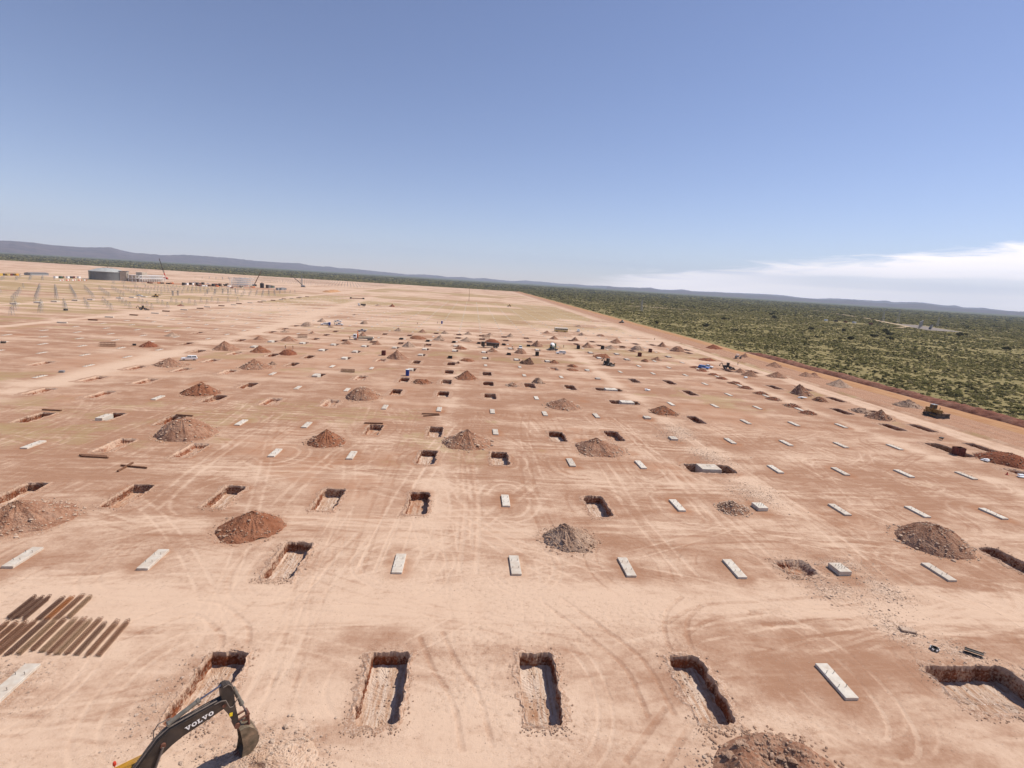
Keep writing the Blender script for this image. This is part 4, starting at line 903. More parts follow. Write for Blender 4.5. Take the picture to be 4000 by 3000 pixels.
# bucket: curved shell 1.5 m wide with side plates and teeth, open towards the machine
prof = [(.62, 2.95), (.95, 2.98), (1.35, 2.86), (1.70, 2.52), (1.95, 2.05), (2.04, 1.55), (1.95, 1.12), (1.70, .78), (1.32, .56), (.92, .42), (.62, .36)]
_sh = lambda L: [(.66+(a-.66)*.86, 2.93+(b-2.93)*.92) for a, b in L]
prof = _sh(prof)
n_ = len(prof); hw_ = .58; bk_ = MB()
inn = [(.66, 2.89), (.95, 2.92), (1.32, 2.80), (1.65, 2.48), (1.89, 2.03), (1.97, 1.55), (1.89, 1.15), (1.66, .84), (1.30, .63), (.92, .49), (.62, .42)]; inn = _sh(inn)
vs = [Q(s, z, y) for y in (-hw_, hw_) for s, z in prof]+[Q(s, z, y) for y in (-hw_+.05, hw_-.05) for s, z in inn]
fs = []
for i in range(n_-1): fs += [(i, i+1, n_+i+1, n_+i), (2*n_+i, 3*n_+i, 3*n_+i+1, 2*n_+i+1)]
bk_.add(vs, fs)
for y in (-hw_, hw_-.05):
    poly = prof+_sh([(.80, 1.35), (.72, 2.2)]); bk_.prism(poly, lambda s, z: Q(s, z, y), lambda s, z: Q(s, z, y+.05))
bucket = bk_.build('bucket', M_['bucket'], ex)
wb = MB()
for k in range(4):
    y = -.47+k*.29; pts = _sh([(1.73, 2.57), (2.01, 2.06), (2.10, 1.55), (2.01, 1.07), (1.73, .71), (1.32, .48)])
    for a, b_ in zip(pts, pts[1:]): wb.add([Q(a[0], a[1], y), Q(b_[0], b_[1], y), Q(b_[0], b_[1], y+.10), Q(a[0], a[1], y+.10)], [(0, 1, 2, 3)])
wb.build('wear_strip', M_['machine_dark'], bucket)
for y in (-.20, .20): plate([(.60, 2.72), (.85, 2.62), (1.0, 2.98), (1.36, 3.05), (1.42, 2.82), (1.1, 2.9)], y-.04, y+.04).build('hinge_bracket', M_['pin'], bucket)
for k in range(5):
    y = -.5+k*.25; MB().add([Q(.66, .68, y-.07), Q(.66, .68, y+.07), Q(.66, .50, y+.07), Q(.66, .50, y-.07), Q(.36, .44, y-.03), Q(.36, .44, y+.03)], [(0, 1, 2, 3), (0, 4, 5, 1), (3, 2, 5, 4), (0, 3, 4), (1, 5, 2)]).build('bucket_tooth', M_['pin'], bucket)
# house, cab, undercarriage
hs = MB().box(Q(-8.9, 1.95, -.0), (4.3, 2.9, 1.35), bev=.12).box(Q(-9.4, 2.75, -.3), (2.6, 2.2, .35), bev=.1); hs.build('engine_house', M_['yellow'], ex)
MB().box(Q(-11.3, 1.75, 0), (.9, 2.9, 1.3), bev=.25).build('counterweight', M_['grey_paint'], ex)
cab = MB().box(Q(-5.75, 2.05, .90), (1.9, 1.0, 1.95), bev=.1, taper=(.9, .92)).build('cab', M_['grey_paint'], ex)
for a, d_ in ((Q(-4.79, 2.25, .90), (.03, .82, 1.2)), (Q(-5.75, 2.4, 1.40), (1.3, .03, .9)), (Q(-5.75, 2.4, .40), (1.3, .03, .9))): MB().box(a, d_).build('window', M_['glass'], cab)
rf = MB().box(Q(-5.60, 3.08, .90), (1.95, 1.06, .08), bev=.03).build('cab_roof', M_['machine_dark'], cab)
gr_ = MB()
for k in range(9): gr_.box(Q(-5.60, 3.16, .44+k*.115), (1.9, .062, .07))
gr_.build('roof_grille', M_['yellow'], cab)
MB().tube(Q(-6.15, 3.2, 1.42), Q(-6.15, 3.42, 1.42), .03).lathe([(0, .30), (.07, .29), (.10, .2), (.10, .05), (0, .05)], c=Q(-6.15, 3.30, 1.42), n=12).build('beacon', M_['red'], cab)
for sy_ in (-1, 1):
    mb = MB(); c_ = Q(-8.2, 0, 0)[0]; pr = [(c_-2.2, .18), (c_-1.9, .0), (c_+1.9, .0), (c_+2.2, .18), (c_+2.35, .5), (c_+2.15, .85), (c_+1.8, .98), (c_-1.8, .98), (c_-2.15, .85), (c_-2.35, .5)]
    mb.prism(pr, lambda s, z: (s, sy_*1.35-.3, z), lambda s, z: (s, sy_*1.35+.3, z)); mb.build('track', M_['rubber'], ex)
MB().box(Q(-8.2, .8, 0), (2.4, 2.2, .7), bev=.1).build('undercarriage', M_['machine_dark'], ex)

# ------------------------------------------------------------------ rebar bundles laid out at the left, beams, cages
m0 = M_['rust']
tones = [mat('rebar_brown', (0.19, 0.092, 0.052), .9, .4, 5), mat('rebar_dark', (0.13, 0.064, 0.040), .9, .4, 5), mat('rebar_tan', (0.24, 0.14, 0.078), .9, .4, 5), mat('rebar_orange', (0.30, 0.11, 0.035), .9, .3, 5)]
def bundle(x, y0, y1, dx, tone, label, seed, nl=3):
    q = random.Random(seed); mb = MB(); L = y1-y0; w = .46
    for li in range(nl):
        ox = (li-(nl-1)/2)*w/nl; oy = q.uniform(-.25, .25)
        for a, b_ in ((-.07, .06), (.07, .06), (-.07, .22), (.07, .22)): mb.tube((ox+a-dx/2, oy-L/2, b_), (ox+a+dx/2, oy+L/2, b_), .026, n=5, cap=False)
        k = -L/2+.1
        while k < L/2-.1:
            c_ = ox+dx*k/L; h = [(c_-.09, oy+k, .04), (c_+.09, oy+k, .04), (c_+.09, oy+k, .24), (c_-.09, oy+k, .24), (c_-.09, oy+k, .04)]; mb.path(h, .016, n=4); k += .21
        t0 = (ox+dx/2, oy+L/2+.10); mb.path([(t0[0]+.10*math.cos(t), t0[1]+.06*math.sin(t)*1.6, .2+.08*math.sin(t)) for t in np.linspace(0, 6.283, 9)], .024, n=4)
    tag(mb.build('rebar_bundle', tones[tone], None, (x, (y0+y1)/2, gz(x, (y0+y1)/2)), 0), label, 'rebar bundle', 'rusty rebar bundles laid side by side')
UPB = [(-43.4, 47.9, 51.2, 1), (-42.7, 47.9, 51.1, 1), (-42.0, 47.9, 51.2, 1), (-40.6, 47.9, 51.2, 1), (-39.85, 47.9, 51.4, 3), (-39.05, 47.8, 51.5, 0), (-38.1, 48.1, 51.3, 2)]
LOB = [(-42.6, 42.9, 47.2, 0), (-41.8, 42.9, 47.3, 0), (-41.0, 42.8, 47.3, 0), (-40.3, 42.8, 47.5, 0), (-39.45, 42.9, 47.5, 1), (-38.65, 43.2, 47.7, 2), (-37.9, 43.5, 47.7, 0), (-36.95, 43.4, 47.8, 2), (-36.2, 43.2, 47.8, 0), (-35.45, 43.2, 47.7, 2), (-34.7, 43.1, 47.8, 0), (-33.8, 43.1, 47.2, 1), (-32.85, 42.9, 47.3, 0), (-31.9, 42.8, 47.4, 0)]
TN = {0: 'brown', 1: 'dark brown', 2: 'tan', 3: 'orange-rusty'}
for i, (x, a, b_, t) in enumerate(UPB): bundle(x, a, b_, -.25, t, f"{TN[t]} rebar bundle, {ORD[i]} from the left in the back row of bundles", i)
vl = [b_ for b_ in LOB if P(b_[0], b_[2])[0] > -5]
for i, (x, a, b_, t) in enumerate(vl): bundle(x, a, b_, -.4, t, f"{TN[t]} rebar bundle, {ORD[i]} from the left in the front row of bundles", i+40, 3)
def beam(pts, w, label, name='steel_beam', n=1):
    mb = MB()
    for (x0, y0, x1, y1) in pts:
        L = math.hypot(x1-x0, y1-y0); mb.box(((x0+x1)/2, (y0+y1)/2, .16), (L, w, .26), rz=math.atan2(y1-y0, x1-x0), bev=.02)
    tag(mb.build(name, M_['rust']), label, 'steel beam', 'rusty steel beams lying about')
beam([(-95.6, 120.9, -91.5, 120.7)], .45, "single rusty beam behind the pit at the far left of its row")
beam([(-66.8, 120.9, -62.9, 120.4)], .45, "rusty beam laid along the far edge of a pit behind a wide heap")
beam([(-24.0, 120.1, -19.7, 120.3)], .45, "rusty beam lying straight behind a square-cut pit, centre")
for k, (a, b_) in enumerate(((0, 0), (.45, -.3), (-.3, .35))):
    beam([(-67.9+a, 92.6+b_, -63.2+a, 92.2+b_)], .3, ["middle rusty bar of the loose pile of three by the shallow pit", "front rusty bar of the loose pile of three by the shallow pit", "rear rusty bar of the loose pile of three by the shallow pit"][k])
beam([(-57.3, 85.8, -57.4, 89.9)], .3, "rusty bar lying away from view, lower of the crossed pair"); beam([(-58.5, 88.5, -53.8, 87.7)], .22, "thin rusty bar laid across another to form a cross")
beam([(-11.6, 130.6, -7.2, 131.0)], .2, "thin bar in front of a pale footing, upper of two"); beam([(-11.0, 128.4, -7.0, 130.1)], .2, "thin bar in front of a pale footing, lower slanting one")
def cage(x, y, L, W, H_, rz, label, name='rebar_cage'):
    mb = MB()
    for a in (-1, 0, 1):
        for z in (.05, H_/2, H_): mb.tube((-L/2, a*W/2, z), (L/2, a*W/2, z), .045, n=5)
    k = -L/2
    while k <= L/2+.01: mb.path([(k, -W/2, .05), (k, W/2, .05), (k, W/2, H_), (k, -W/2, H_), (k, -W/2, .05)], .035, n=4); k += .45
    tag(mb.build(name, M_['rust'], None, (x, y, 0), rz), label, 'rebar cage', 'tied rebar cages')
cage(-42.7, 184.3, 4.7, 1.3, .95, .02, "long open rebar cage lying on bare earth near a blue toilet"); cage(-86, 272.6, 4.6, 1.4, 1.7, .1, "tall rebar cage standing behind two brown heaps on the left")
cage(9.7, 317, 4.7, 1.4, 2.0, .1, "big rebar cage standing in front of a narrow grey heap"); cage(-143.3, 215.6, 5.2, 1.8, 1.5, .35, "low wide rebar cage alone left of a dark red heap"); cage(90.5, 300.5, 3.4, 1.0, 1.2, .0, "faint rebar cage left of a broad grey heap")
cage(121.3, 117.3, 1.0, 5.8, .5, 0, "flat rebar mat on blinding concrete in the roadside pit", 'rebar_mat')
MB().box((0, 0, -1.36), (2.6, 7.0, .12)).build('blinding_slab', M_['concrete'], None, (121.7, 117.2, 0)); tag(bpy.data.objects['blinding_slab'], "pale blinding layer on the floor of the roadside pit", 'concrete layer')
# formwork boxes
def form(x, y, w, l, h, m, label, z=-.6, cat='formwork'):
    mb = MB(); t = .08
    for c_, d_ in (((-w/2, 0), (t, l)), ((w/2, 0), (t, l)), ((0, -l/2), (w+t, t)), ((0, l/2), (w+t, t))): mb.box((c_[0], c_[1], h/2), (*d_, h))
    for k in range(4):
        zz = h*(.12+.25*k); mb.box((0, -l/2-.07, zz), (w+.2, .08, .09)); mb.box((0, l/2+.07, zz), (w+.2, .08, .09)); mb.box((-w/2-.07, 0, zz), (.08, l+.2, .09)); mb.box((w/2+.07, 0, zz), (.08, l+.2, .09))
    for k in (-.33, 0, .33): mb.box((k*w, -l/2-.12, h/2), (.07, .05, h))
    tag(mb.build('formwork_box', m, None, (x, y, z), rnd.uniform(-.05, .05)), label, cat, 'steel formwork boxes in the pits')
for x, y, m, lb in [(-37.4, 227.5, 'rust_red', "dark red formwork box left of a tall pointed heap"), (33.1, 250.5, 'black_form', "dark formwork box behind a dark steep heap"), (61.1, 287, 'black_form', "dark formwork box just left of a brown heap, back right"), (76.2, 291.5, 'black_form', "dark formwork box left of a grey heap, back right"), (103.5, 288.5, 'rust_red', "reddish formwork box furthest towards the orange road"), (90.6, 268, 'rust_red', "red-brown formwork box standing alone in front of a broad grey heap")]:
    form(x, y, 1.5, 1.8, 2.6, M_[m], lb)
form(120.7, 112.6, 2.0, 1.6, 2.9, M_['rust_red'], "big ribbed red formwork box in the pit by the pale road", -1.0)
lfs = [(-8.5, 229), (-8.9, 286), (4.9, 287), (18.8, 286.5), (32.8, 287), (19.1, 249), (-23.1, 285), (-37.9, 288)]
for x, y in lfs: form(x, y, 1.7, 3.2, 1.1, M_['black_form'], "low dark formwork frame with pale edge set in a small pit", -.35, 'formwork')

# ------------------------------------------------------------------ people
def person_meshes():
    bm = bpy.data.meshes.new('person_skel'); V = [(0, 0, .95), (0, 0, 1.15), (0, 0, 1.40), (0, 0, 1.53), (.03, 0, 1.66), (.02, 0, 1.76), (0, .20, 1.40), (.04, .27, 1.12), (.16, .25, .92), (0, -.20, 1.40), (.02, -.27, 1.12), (.10, -.26, .90), (0, .10, .90), (.05, .12, .50), (0, .13, .07), (.16, .14, .03), (0, -.10, .90), (-.02, -.12, .50), (-.10, -.13, .07), (.06, -.14, .03)]
    E_ = [(0, 1), (1, 2), (2, 3), (3, 4), (4, 5), (2, 6), (6, 7), (7, 8), (2, 9), (9, 10), (10, 11), (0, 12), (12, 13), (13, 14), (14, 15), (0, 16), (16, 17), (17, 18), (18, 19)]
    R_ = [.15, .14, .15, .06, .10, .09, .07, .05, .04, .07, .05, .04, .09, .07, .05, .045, .09, .07, .05, .045]
    bm.from_pydata(V, E_, []); o = bpy.data.objects.new('person_skel', bm); C.objects.link(o); sk = o.modifiers.new('skin', 'SKIN'); o.modifiers.new('sub', 'SUBSURF').levels = 1
    for i, v in enumerate(bm.skin_vertices[0].data): v.radius = (R_[i], R_[i]); v.use_root = i == 0
    bpy.context.view_layer.update(); dg = bpy.context.evaluated_depsgraph_get(); me = bpy.data.meshes.new_from_object(o.evaluated_get(dg)); bpy.data.objects.remove(o)
    me.materials.clear(); me.materials.append(M_['overall']); me.materials.append(M_['skin'])
    me.polygons.foreach_set('material_index', [1 if p.center.z > 1.5 or (p.center.z < .98 and abs(p.center.y) > .21) else 0 for p in me.polygons]); return me
PM = person_meshes(); vest_me = MB().lathe([(.17, .98), (.19, 1.2), (.20, 1.38), (.12, 1.47)], n=12); hat = MB().lathe([(.15, 1.73), (.13, 1.80), (.08, 1.86), (0, 1.88)], n=12)
vo = vest_me.build('t', M_['vest']); ho = hat.build('t', M_['white']); VM, HM = vo.data, ho.data; bpy.data.objects.remove(vo); bpy.data.objects.remove(ho)
PPL = [(-39.0, 384.2, "person standing alone on the pale levelled ground beyond the grey heaps"), (-25.4, 399.7, "person standing left of the distant blue toilet"), (-22.5, 259.7, "person beside an open pit near a pointed grey-brown heap"), (22.4, 271.7, "person standing left of the white pickup behind a brown heap"), (-80.7, 232.4, "person working left side behind the low bright red heap"), (-77.2, 231.5, "person working right side behind the low bright red heap"), (53.0, 288.5, "person standing right of the concrete mixer truck"), (66.1, 228.6, "person standing beside the backhoe loader"), (131.9, 361.4, "person near the churned strip by the orange road"), (-89.3, 348.6, "person at the rear of a white pickup, far side"), (-6.6, 324.6, "person between small grey heaps in the middle distance"), (137.3, 252.4, "person near the wheel loader's raised arm"), (-62.9, 275.8, "person in front of the crane truck")]
for x, y, lb in PPL:
    o = tag(obj_me('person', PM, None, (x, y, 0), rnd.uniform(0, 6)), lb, 'person'); obj_me('safety_vest', VM, o); obj_me('hard_hat', HM, o)

# ------------------------------------------------------------------ vehicles (local +x is forward)
def wheels(t, xs, hw, r=.36, w=.24, n=14):
    for x in xs:
        for s in (-1, 1):
            wh = MB().lathe([(0, -w/2), (r*.55, -w/2), (r*.9, -w/2), (r, -w/3), (r, w/3), (r*.9, w/2), (0, w/2)], n=n, axis='y').build('wheel', M_['rubber'], t, (x, s*(hw-w/2+.02), r))
            MB().lathe([(0, -w/2-.01), (r*.5, -w/2-.01), (r*.5, w/2+.01), (0, w/2+.01)], n=10, axis='y').build('rim', M_['silver'], wh)
def pickup(x, y, deg, m, label, body='double', cat='pickup'):
    t = empty('pickup' if body != 'suv' else 'car', (x, y, 0), math.radians(deg), label, cat); P_ = M_[m]
    mb = MB(); side = [(-2.55, .45), (-2.6, .95), (-.9, .98), (1.05, 1.0), (2.3, .88), (2.5, .65), (2.5, .42)]
    mb.prism(side[::-1], lambda s, z: (s, -.88, z), lambda s, z: (s, .88, z)); roof_end = -2.45 if body in ('canopy', 'suv', 'car') else -.85
    top = [(1.05, .99), (.35, 1.62), (roof_end+.2, 1.66), (roof_end, .97)]
    mb.prism(top[::-1], lambda s, z: (s, -.80+.10*(z > 1.3), z), lambda s, z: (s, .80-.10*(z > 1.3), z)); b = mb.build('body', P_, t)
    for s in (-1, 1):
        MB().add([(.80, s*.80, 1.10), (.33, s*.745, 1.53), (-.75, s*.745, 1.56), (-.80, s*.80, 1.10)], [(0, 1, 2, 3)]).build('side_window', M_['glass'], b)
        if roof_end < -2: MB().add([(-.95, s*.80, 1.12), (-.95, s*.745, 1.54), (-2.2, s*.745, 1.54), (-2.3, s*.80, 1.12)], [(0, 1, 2, 3)]).build('side_window', M_['glass'], b)
        MB().box((2.49, s*.65, .76), (.05, .3, .14)).build('headlight', M_['silver'], b)
    MB().add([(1.06, -.74, 1.06), (1.06, .74, 1.06), (.42, .66, 1.59), (.42, -.66, 1.59)], [(0, 1, 2, 3)]).build('windscreen', M_['glass'], b)
    if body == 'double': MB().box((-1.75, 0, .98), (1.4, 1.5, .06)).build('load_bed', M_['machine_dark'], b)
    MB().box((2.5, 0, .5), (.12, 1.7, .2), bev=.03).build('bumper', M_['dark_car'], t)
    wheels(t, (1.6, -1.55), .86); return t
pickup(-100.9, 193, 205, 'white', "white canopied pickup parked behind a dusty heap, left side", 'canopy')
pickup(-64.9, 316, 182, 'silver', "grey double-cab pickup parked behind the crane truck")
pickup(-94.1, 343, 200, 'white', "white pickup parked left of a blue toilet and grey heap", 'canopy')
pickup(-85.8, 346.5, 5, 'white', "white pickup facing away to the side, right of the blue toilet")
pickup(-92.0, 368, 10, 'white', "white pickup parked furthest back in the cluster near the blue toilet")
pickup(27.0, 273.8, 265, 'white', "white pickup facing forward behind a flat-topped brown heap")
pickup(44.6, 273.6, 175, 'dark_car', "dark pickup parked in front of the concrete mixer truck")
pickup(46.8, 261.2, 180, 'white', "white estate car parked near the concrete mixer truck", 'suv', 'car')
pickup(111.2, 234.8, 320, 'blue_car', "blue car parked beside a white pickup near the wheel loader", 'suv', 'car')
pickup(114.8, 238.4, 320, 'white', "white pickup parked directly behind the blue car")
pickup(-311.4, 516.7, 5, 'white', "white pickup far out on the grassy left field")
pickup(-436, 905, 10, 'white', "white pickup at the edge of the bush beyond the power block")
pickup(-470, 930, 10, 'white', "white pickup parked by the far edge near the red crane")
def bus(x, y, deg, label, L=10.2):
    t = empty('bus', (x, y, 0), math.radians(deg), label, 'bus'); b = MB().box((0, 0, 1.75), (L, 2.45, 2.6), bev=.18).build('body', M_['cream'], t); MB().box((0, 0, .9), (L*.99, 2.48, .8), bev=.05).build('skirt', M_['bus_yellow'], b)
    MB().box((0, 0, 3.07), (L*.96, 2.2, .08), bev=.03).build('roof', M_['white'], b)
    for s in (-1, 1):
        for k in range(7): MB().box((-L*.42+k*L*.135, s*1.235, 2.2), (L*.115, .03, .75)).build('side_window', M_['glass'], b)
    MB().box((L/2+.0, 0, 2.15), (.03, 2.1, 1.0)).build('windscreen', M_['glass'], b); wheels(t, (L*.32, -L*.30), 1.22, .5, .3)
bus(67.9, 386, 182, "cream and yellow bus parked beyond the brown heaps")
def van(x, y, deg, label):
    t = empty('van', (x, y, 0), math.radians(deg), label, 'van'); side = [(-2.3, .4), (-2.35, 1.9), (1.2, 1.95), (1.9, 1.15), (2.35, .95), (2.35, .4)]
    b = MB().prism(side[::-1], lambda s, z: (s, -.88, z), lambda s, z: (s, .88, z)).build('body', M_['white'], t); MB().add([(1.93, -.75, 1.2), (1.93, .75, 1.2), (1.3, .7, 1.86), (1.3, -.7, 1.86)], [(0, 1, 2, 3)]).build('windscreen', M_['glass'], b)
    for s in (-1, 1): MB().box((-.4, s*.885, 1.5), (2.6, .02, .5)).build('side_window', M_['glass'], b)
    wheels(t, (1.5, -1.5), .87)
van(83.3, 396, 265, "white minibus facing forward, right of the bus")
def truck(x, y, deg, label, cabm='white', kind='flat', L=8.5, name='truck'):
    t = empty(name, (x, y, 0), math.radians(deg), label, 'truck'); MB().box((0, 0, .85), (L, .9, .3)).build('chassis', M_['machine_dark'], t)
    c_ = MB().box((L/2-.9, 0, 1.9), (1.9, 2.4, 2.1), bev=.12, taper=(.9, .95)).build('cab', M_[cabm], t); MB().box((L/2+.03, 0, 2.25), (.05, 2.0, .85)).build('windscreen', M_['glass'], c_)
    for s in (-1, 1): MB().box((L/2-.9, s*1.2, 2.3), (1.0, .04, .7)).build('side_window', M_['glass'], c_)
    if kind == 'flat' or kind == 'crane':
        bed = MB().box((-1.2, 0, 1.2), (L-3.0, 2.45, .15)).build('load_bed', M_['silver'], t)
        for s in (-1, 1): MB().box((-1.2, s*1.22, 1.55), (L-3.0, .06, .55)).build('drop_side', M_['cream'], bed)
        MB().box((-L/2+.3, 0, 1.55), (.06, 2.4, .55)).build('tailboard', M_['white'], bed)
    if kind == 'crane':
        k = MB().box((L/2-2.3, 0, 2.0), (.7, .8, 2.0), bev=.05).tube((L/2-2.3, 0, 2.8), (L/2-2.3, 0, 4.3), .18).build('loader_crane', M_['orange'], t); MB().tube((L/2-2.3, 0, 4.2), (L/2-2.2, -.7, 4.5), .14).tube((L/2-2.2, -.7, 4.5), (L/2-2.25, .5, 2.9), .11).build('crane_arm', M_['orange'], k)
        for s in (-1, 1):
            o_ = MB().tube((L/2-2.3, 0, .9), (L/2-2.3, s*2.9, .9), .09).build('outrigger', M_['machine_dark'], t); MB().tube((L/2-2.3, s*2.9, 1.3), (L/2-2.3, s*2.9, .05), .10).build('outrigger_leg', M_['orange'], o_)
    if kind == 'mixer':
        MB().lathe([(.2, -3.1), (.55, -2.9), (1.2, -1.4), (1.3, 0), (1.0, 1.5), (.4, 2.1), (0, 2.1)], n=20, axis='x').build('mixer_drum', M_['white'], t, (-.9, 0, 2.35)).rotation_euler = (0, .16, 0)
        MB().tube((-3.9, 0, 2.6), (-4.6, 0, 1.4), .35, .2).build('discharge_chute', M_['green'], t); MB().box((-.5, 0, 1.25), (5.5, 2.2, .5), bev=.05).build('mixer_frame', M_['green'], t)
        MB().box((-3.3, .9, 2.0), (.3, .3, 1.6)).build('ladder', M_['yellow'], t)
    if kind == 'tipper': MB().box((-1.3, 0, 1.9), (L-3.0, 2.5, 1.3), bev=.06, taper=(1.05, 1.0)).build('tipper_body', M_['machine_dark'], t)
    wheels(t, (L/2-1.2, -L/2+2.6, -L/2+1.3), 1.2, .52, .32); return t
truck(-56.0, 276.5, 184, "white crane truck with orange loader arm and outriggers down", 'white', 'crane', 10.5, 'crane_truck')
truck(45.2, 279, 70, "concrete mixer truck with white drum and green frame", 'green', 'mixer', 8.4, 'mixer_truck')
truck(10.7, 272.5, 182, "dark tipper truck parked in front of a deep red heap", 'machine_dark', 'tipper', 9.5)
truck(-114.9, 558, 195, "white tanker truck out on the levelled ground, middle distance", 'white', 'tipper', 8.0)
def loader(x, y, deg, label, m='yellow', back=False, name='wheel_loader'):
    t = empty(name, (x, y, 0), math.radians(deg), label, 'loader'); P_ = M_[m]; b = MB().box((-1.1, 0, 1.35), (2.4, 1.5, .95), bev=.12).box((.9, 0, 1.1), (1.4, 1.0, .6), bev=.08).build('body', P_, t)
    c_ = MB().box((-.15, 0, 2.3), (1.2, 1.3, 1.5), bev=.08, taper=(.9, .9)).build('cab', M_['machine_dark'], t); MB().box((-.15, 0, 3.09), (1.4, 1.45, .1), bev=.03).build('cab_roof', P_, c_)
    for s in (-1, 1): MB().box((-.15, s*.64, 2.45), (.9, .03, .9)).build('window', M_['glass'], c_)
    MB().box((.46, 0, 2.45), (.03, 1.0, .9)).build('windscreen', M_['glass'], c_)
    a_ = MB()
    for s in (-1, 1): a_.tube((.6, s*.45, 1.6), (1.9, s*.45, 1.1), .1).tube((1.9, s*.45, 1.1), (2.6, s*.45, .55), .09)
    a_.build('lift_arm', P_, t); MB().prism([(2.5, .25), (2.5, 1.05), (2.7, 1.1), (2.9, .5), (3.5, .22), (3.4, .15)][::-1], lambda s, z: (s, -1.15, z), lambda s, z: (s, 1.15, z)).build('bucket', M_['machine_dark'], t)
    if back: MB().tube((-2.3, 0, 1.1), (-3.0, 0, 3.0), .16, .12).tube((-3.0, 0, 3.0), (-3.9, 0, 1.9), .12, .1).box((-3.9, 0, 1.6), (.5, .6, .5), bev=.08).build('backhoe_arm', M_['machine_dark'], t)
    wheels(t, (1.3, -1.3), 1.05, .72, .45); return t
loader(63.5, 230.5, 300, "dark yellow backhoe loader beside a pale footing and a standing person", 'machine_dark', True, 'backhoe_loader')
loader(124.2, 237, 345, "yellow-green wheel loader working among brown heaps by the pale road", 'machine_dark', True)
loader(155.6, 527, 200, "small dark loader on the churned strip beside the bush", 'dark_car')
loader(53.4, 740, 190, "tiny yellow machine far out on the levelled ground", 'yellow')
loader(-297.6, 518, 180, "yellow and black loader beside the left field track", 'yellow', True)
loader(-226.5, 379, 20, "black machine parked by the white left-hand road", 'machine_dark', True)
t = empty('road_roller', (151.9, 280, 0), math.radians(330), "small grey road roller in front of a brown heap, churned strip", 'roller'); MB().box((-.7, 0, 1.2), (2.0, 1.3, .9), bev=.1).build('body', M_['galv'], t); MB().lathe([(0, -.85), (.62, -.85), (.62, .85), (0, .85)], n=18, axis='y').build('drum', M_['machine_dark'], t, (1.2, 0, .62)); MB().box((-.4, 0, 2.5), (1.5, 1.3, .1)).build('canopy', M_['white'], t)
pp = MB()
for s in (-1, 1): pp.tube((.3, s*.6, 1.5), (.3, s*.6, 2.5), .05).tube((-1.1, s*.6, 1.5), (-1.1, s*.6, 2.5), .05)
pp.build('canopy_post', M_['machine_dark'], t); wheels(t, (-1.2,), .85, .6, .4)
# bulldozer
t = empty('bulldozer', (153.2, 154.0, .1), math.radians(272), "yellow bulldozer with a wide dark blade on the churned strip by the orange road", 'bulldozer')
M_['dozer'] = mat('weathered_yellow', (0.27, 0.14, 0.028), 0.6, 0.3, 1.5, dirt=((.16, .09, .05), 0.7))
b = MB().box((1.0, 0, 1.9), (2.6, 1.5, 1.2), bev=.12, taper=(.95, .85)).box((-1.3, 0, 1.6), (2.2, 2.2, 1.0), bev=.1).box((-2.3, 0, 2.2), (.9, 1.8, .9), bev=.1).build('body', M_['dozer'], t); MB().tube((1.3, .35, 2.4), (1.3, .35, 3.3), .09).build('exhaust', M_['machine_dark'], b)
c_ = MB().box((-.75, 0, 2.85), (1.5, 1.6, 1.7), bev=.08, taper=(.88, .9)).build('cab', M_['dozer'], t); MB().box((-.75, 0, 3.78), (1.7, 1.8, .14), bev=.04).build('cab_roof', M_['galv'], c_)
for a, d_ in (((.02, 0, 3.0), (.04, 1.3, 1.0)), ((-.75, .79, 3.0), (1.1, .04, 1.0)), ((-.75, -.79, 3.0), (1.1, .04, 1.0))): MB().box(a, d_).build('window', M_['glass'], c_)
for s in (-1, 1):
    pr = [(-2.6, .15), (-2.2, 0), (2.0, 0), (2.4, .2), (2.5, .55), (2.2, .9), (-.4, 1.35), (-2.3, 1.0), (-2.75, .55)]; MB().prism(pr, lambda x_, z: (x_, s*1.25-.3, z), lambda x_, z: (x_, s*1.25+.3, z)).build('track', M_['machine_dark'], t)
    MB().tube((-.2, s*1.65, .7), (3.1, s*1.65, .5), .12).build('push_arm', M_['dozer'], t); MB().tube((2.0, s*.7, 2.2), (3.0, s*.8, 1.2), .08).build('blade_cylinder', M_['dozer'], t)
bl_ = [(3.15, 1.55), (3.0, 1.1), (3.0, .6), (3.25, .0), (3.4, .0), (3.12, .6), (3.12, 1.1), (3.28, 1.55)]; MB().prism(bl_, lambda x_, z: (x_, -2.5, z), lambda x_, z: (x_, 2.5, z)).build('blade', M_['machine_dark'], t)
MB().tube((-2.8, 0, 1.0), (-3.8, 0, 1.2), .2).box((-3.7, 0, .8), (.2, .3, 1.3)).build('ripper', M_['dozer'], t)

# ------------------------------------------------------------------ small things on the site
def toilet(x, y, label, rz=0.0):
    t = empty('portable_toilet', (x, y, 0), rz, label, 'portable toilet'); b = MB().box((0, 0, 1.12), (1.15, 1.15, 2.2), bev=.04).build('cabin', M_['toilet_blue'], t)
    MB().box((0, 0, 2.28), (1.22, 1.22, .12), bev=.05, taper=(.8, .8)).build('roof', M_['white'], t); MB().box((0, -.585, 1.1), (.75, .02, 1.9)).build('door', M_['toilet_blue'], b); MB().tube((.45, .45, 2.2), (.45, .45, 2.6), .05).build('vent_pipe', M_['white'], b)
toilet(-21.6, 182.4, "blue portable toilet with white roof, closest one, casting a long shadow"); toilet(-22.2, 400.2, "dark blue portable toilet alone on pale ground, middle distance"); toilet(-90.7, 341.5, "bright blue portable toilet between parked white pickups")
t = MB().lathe([(.30, .0), (.58, .0), (.66, .12), (.66, .30), (.56, .42), (.34, .42), (.30, .30), (.30, .0)], n=22).build('tyre_ring', [M_['rubber']], None, (49.8, 44.0, .02)); tag(t, "black and white painted tyre lying near the lower right pit", 'tyre')
st_ = MB()
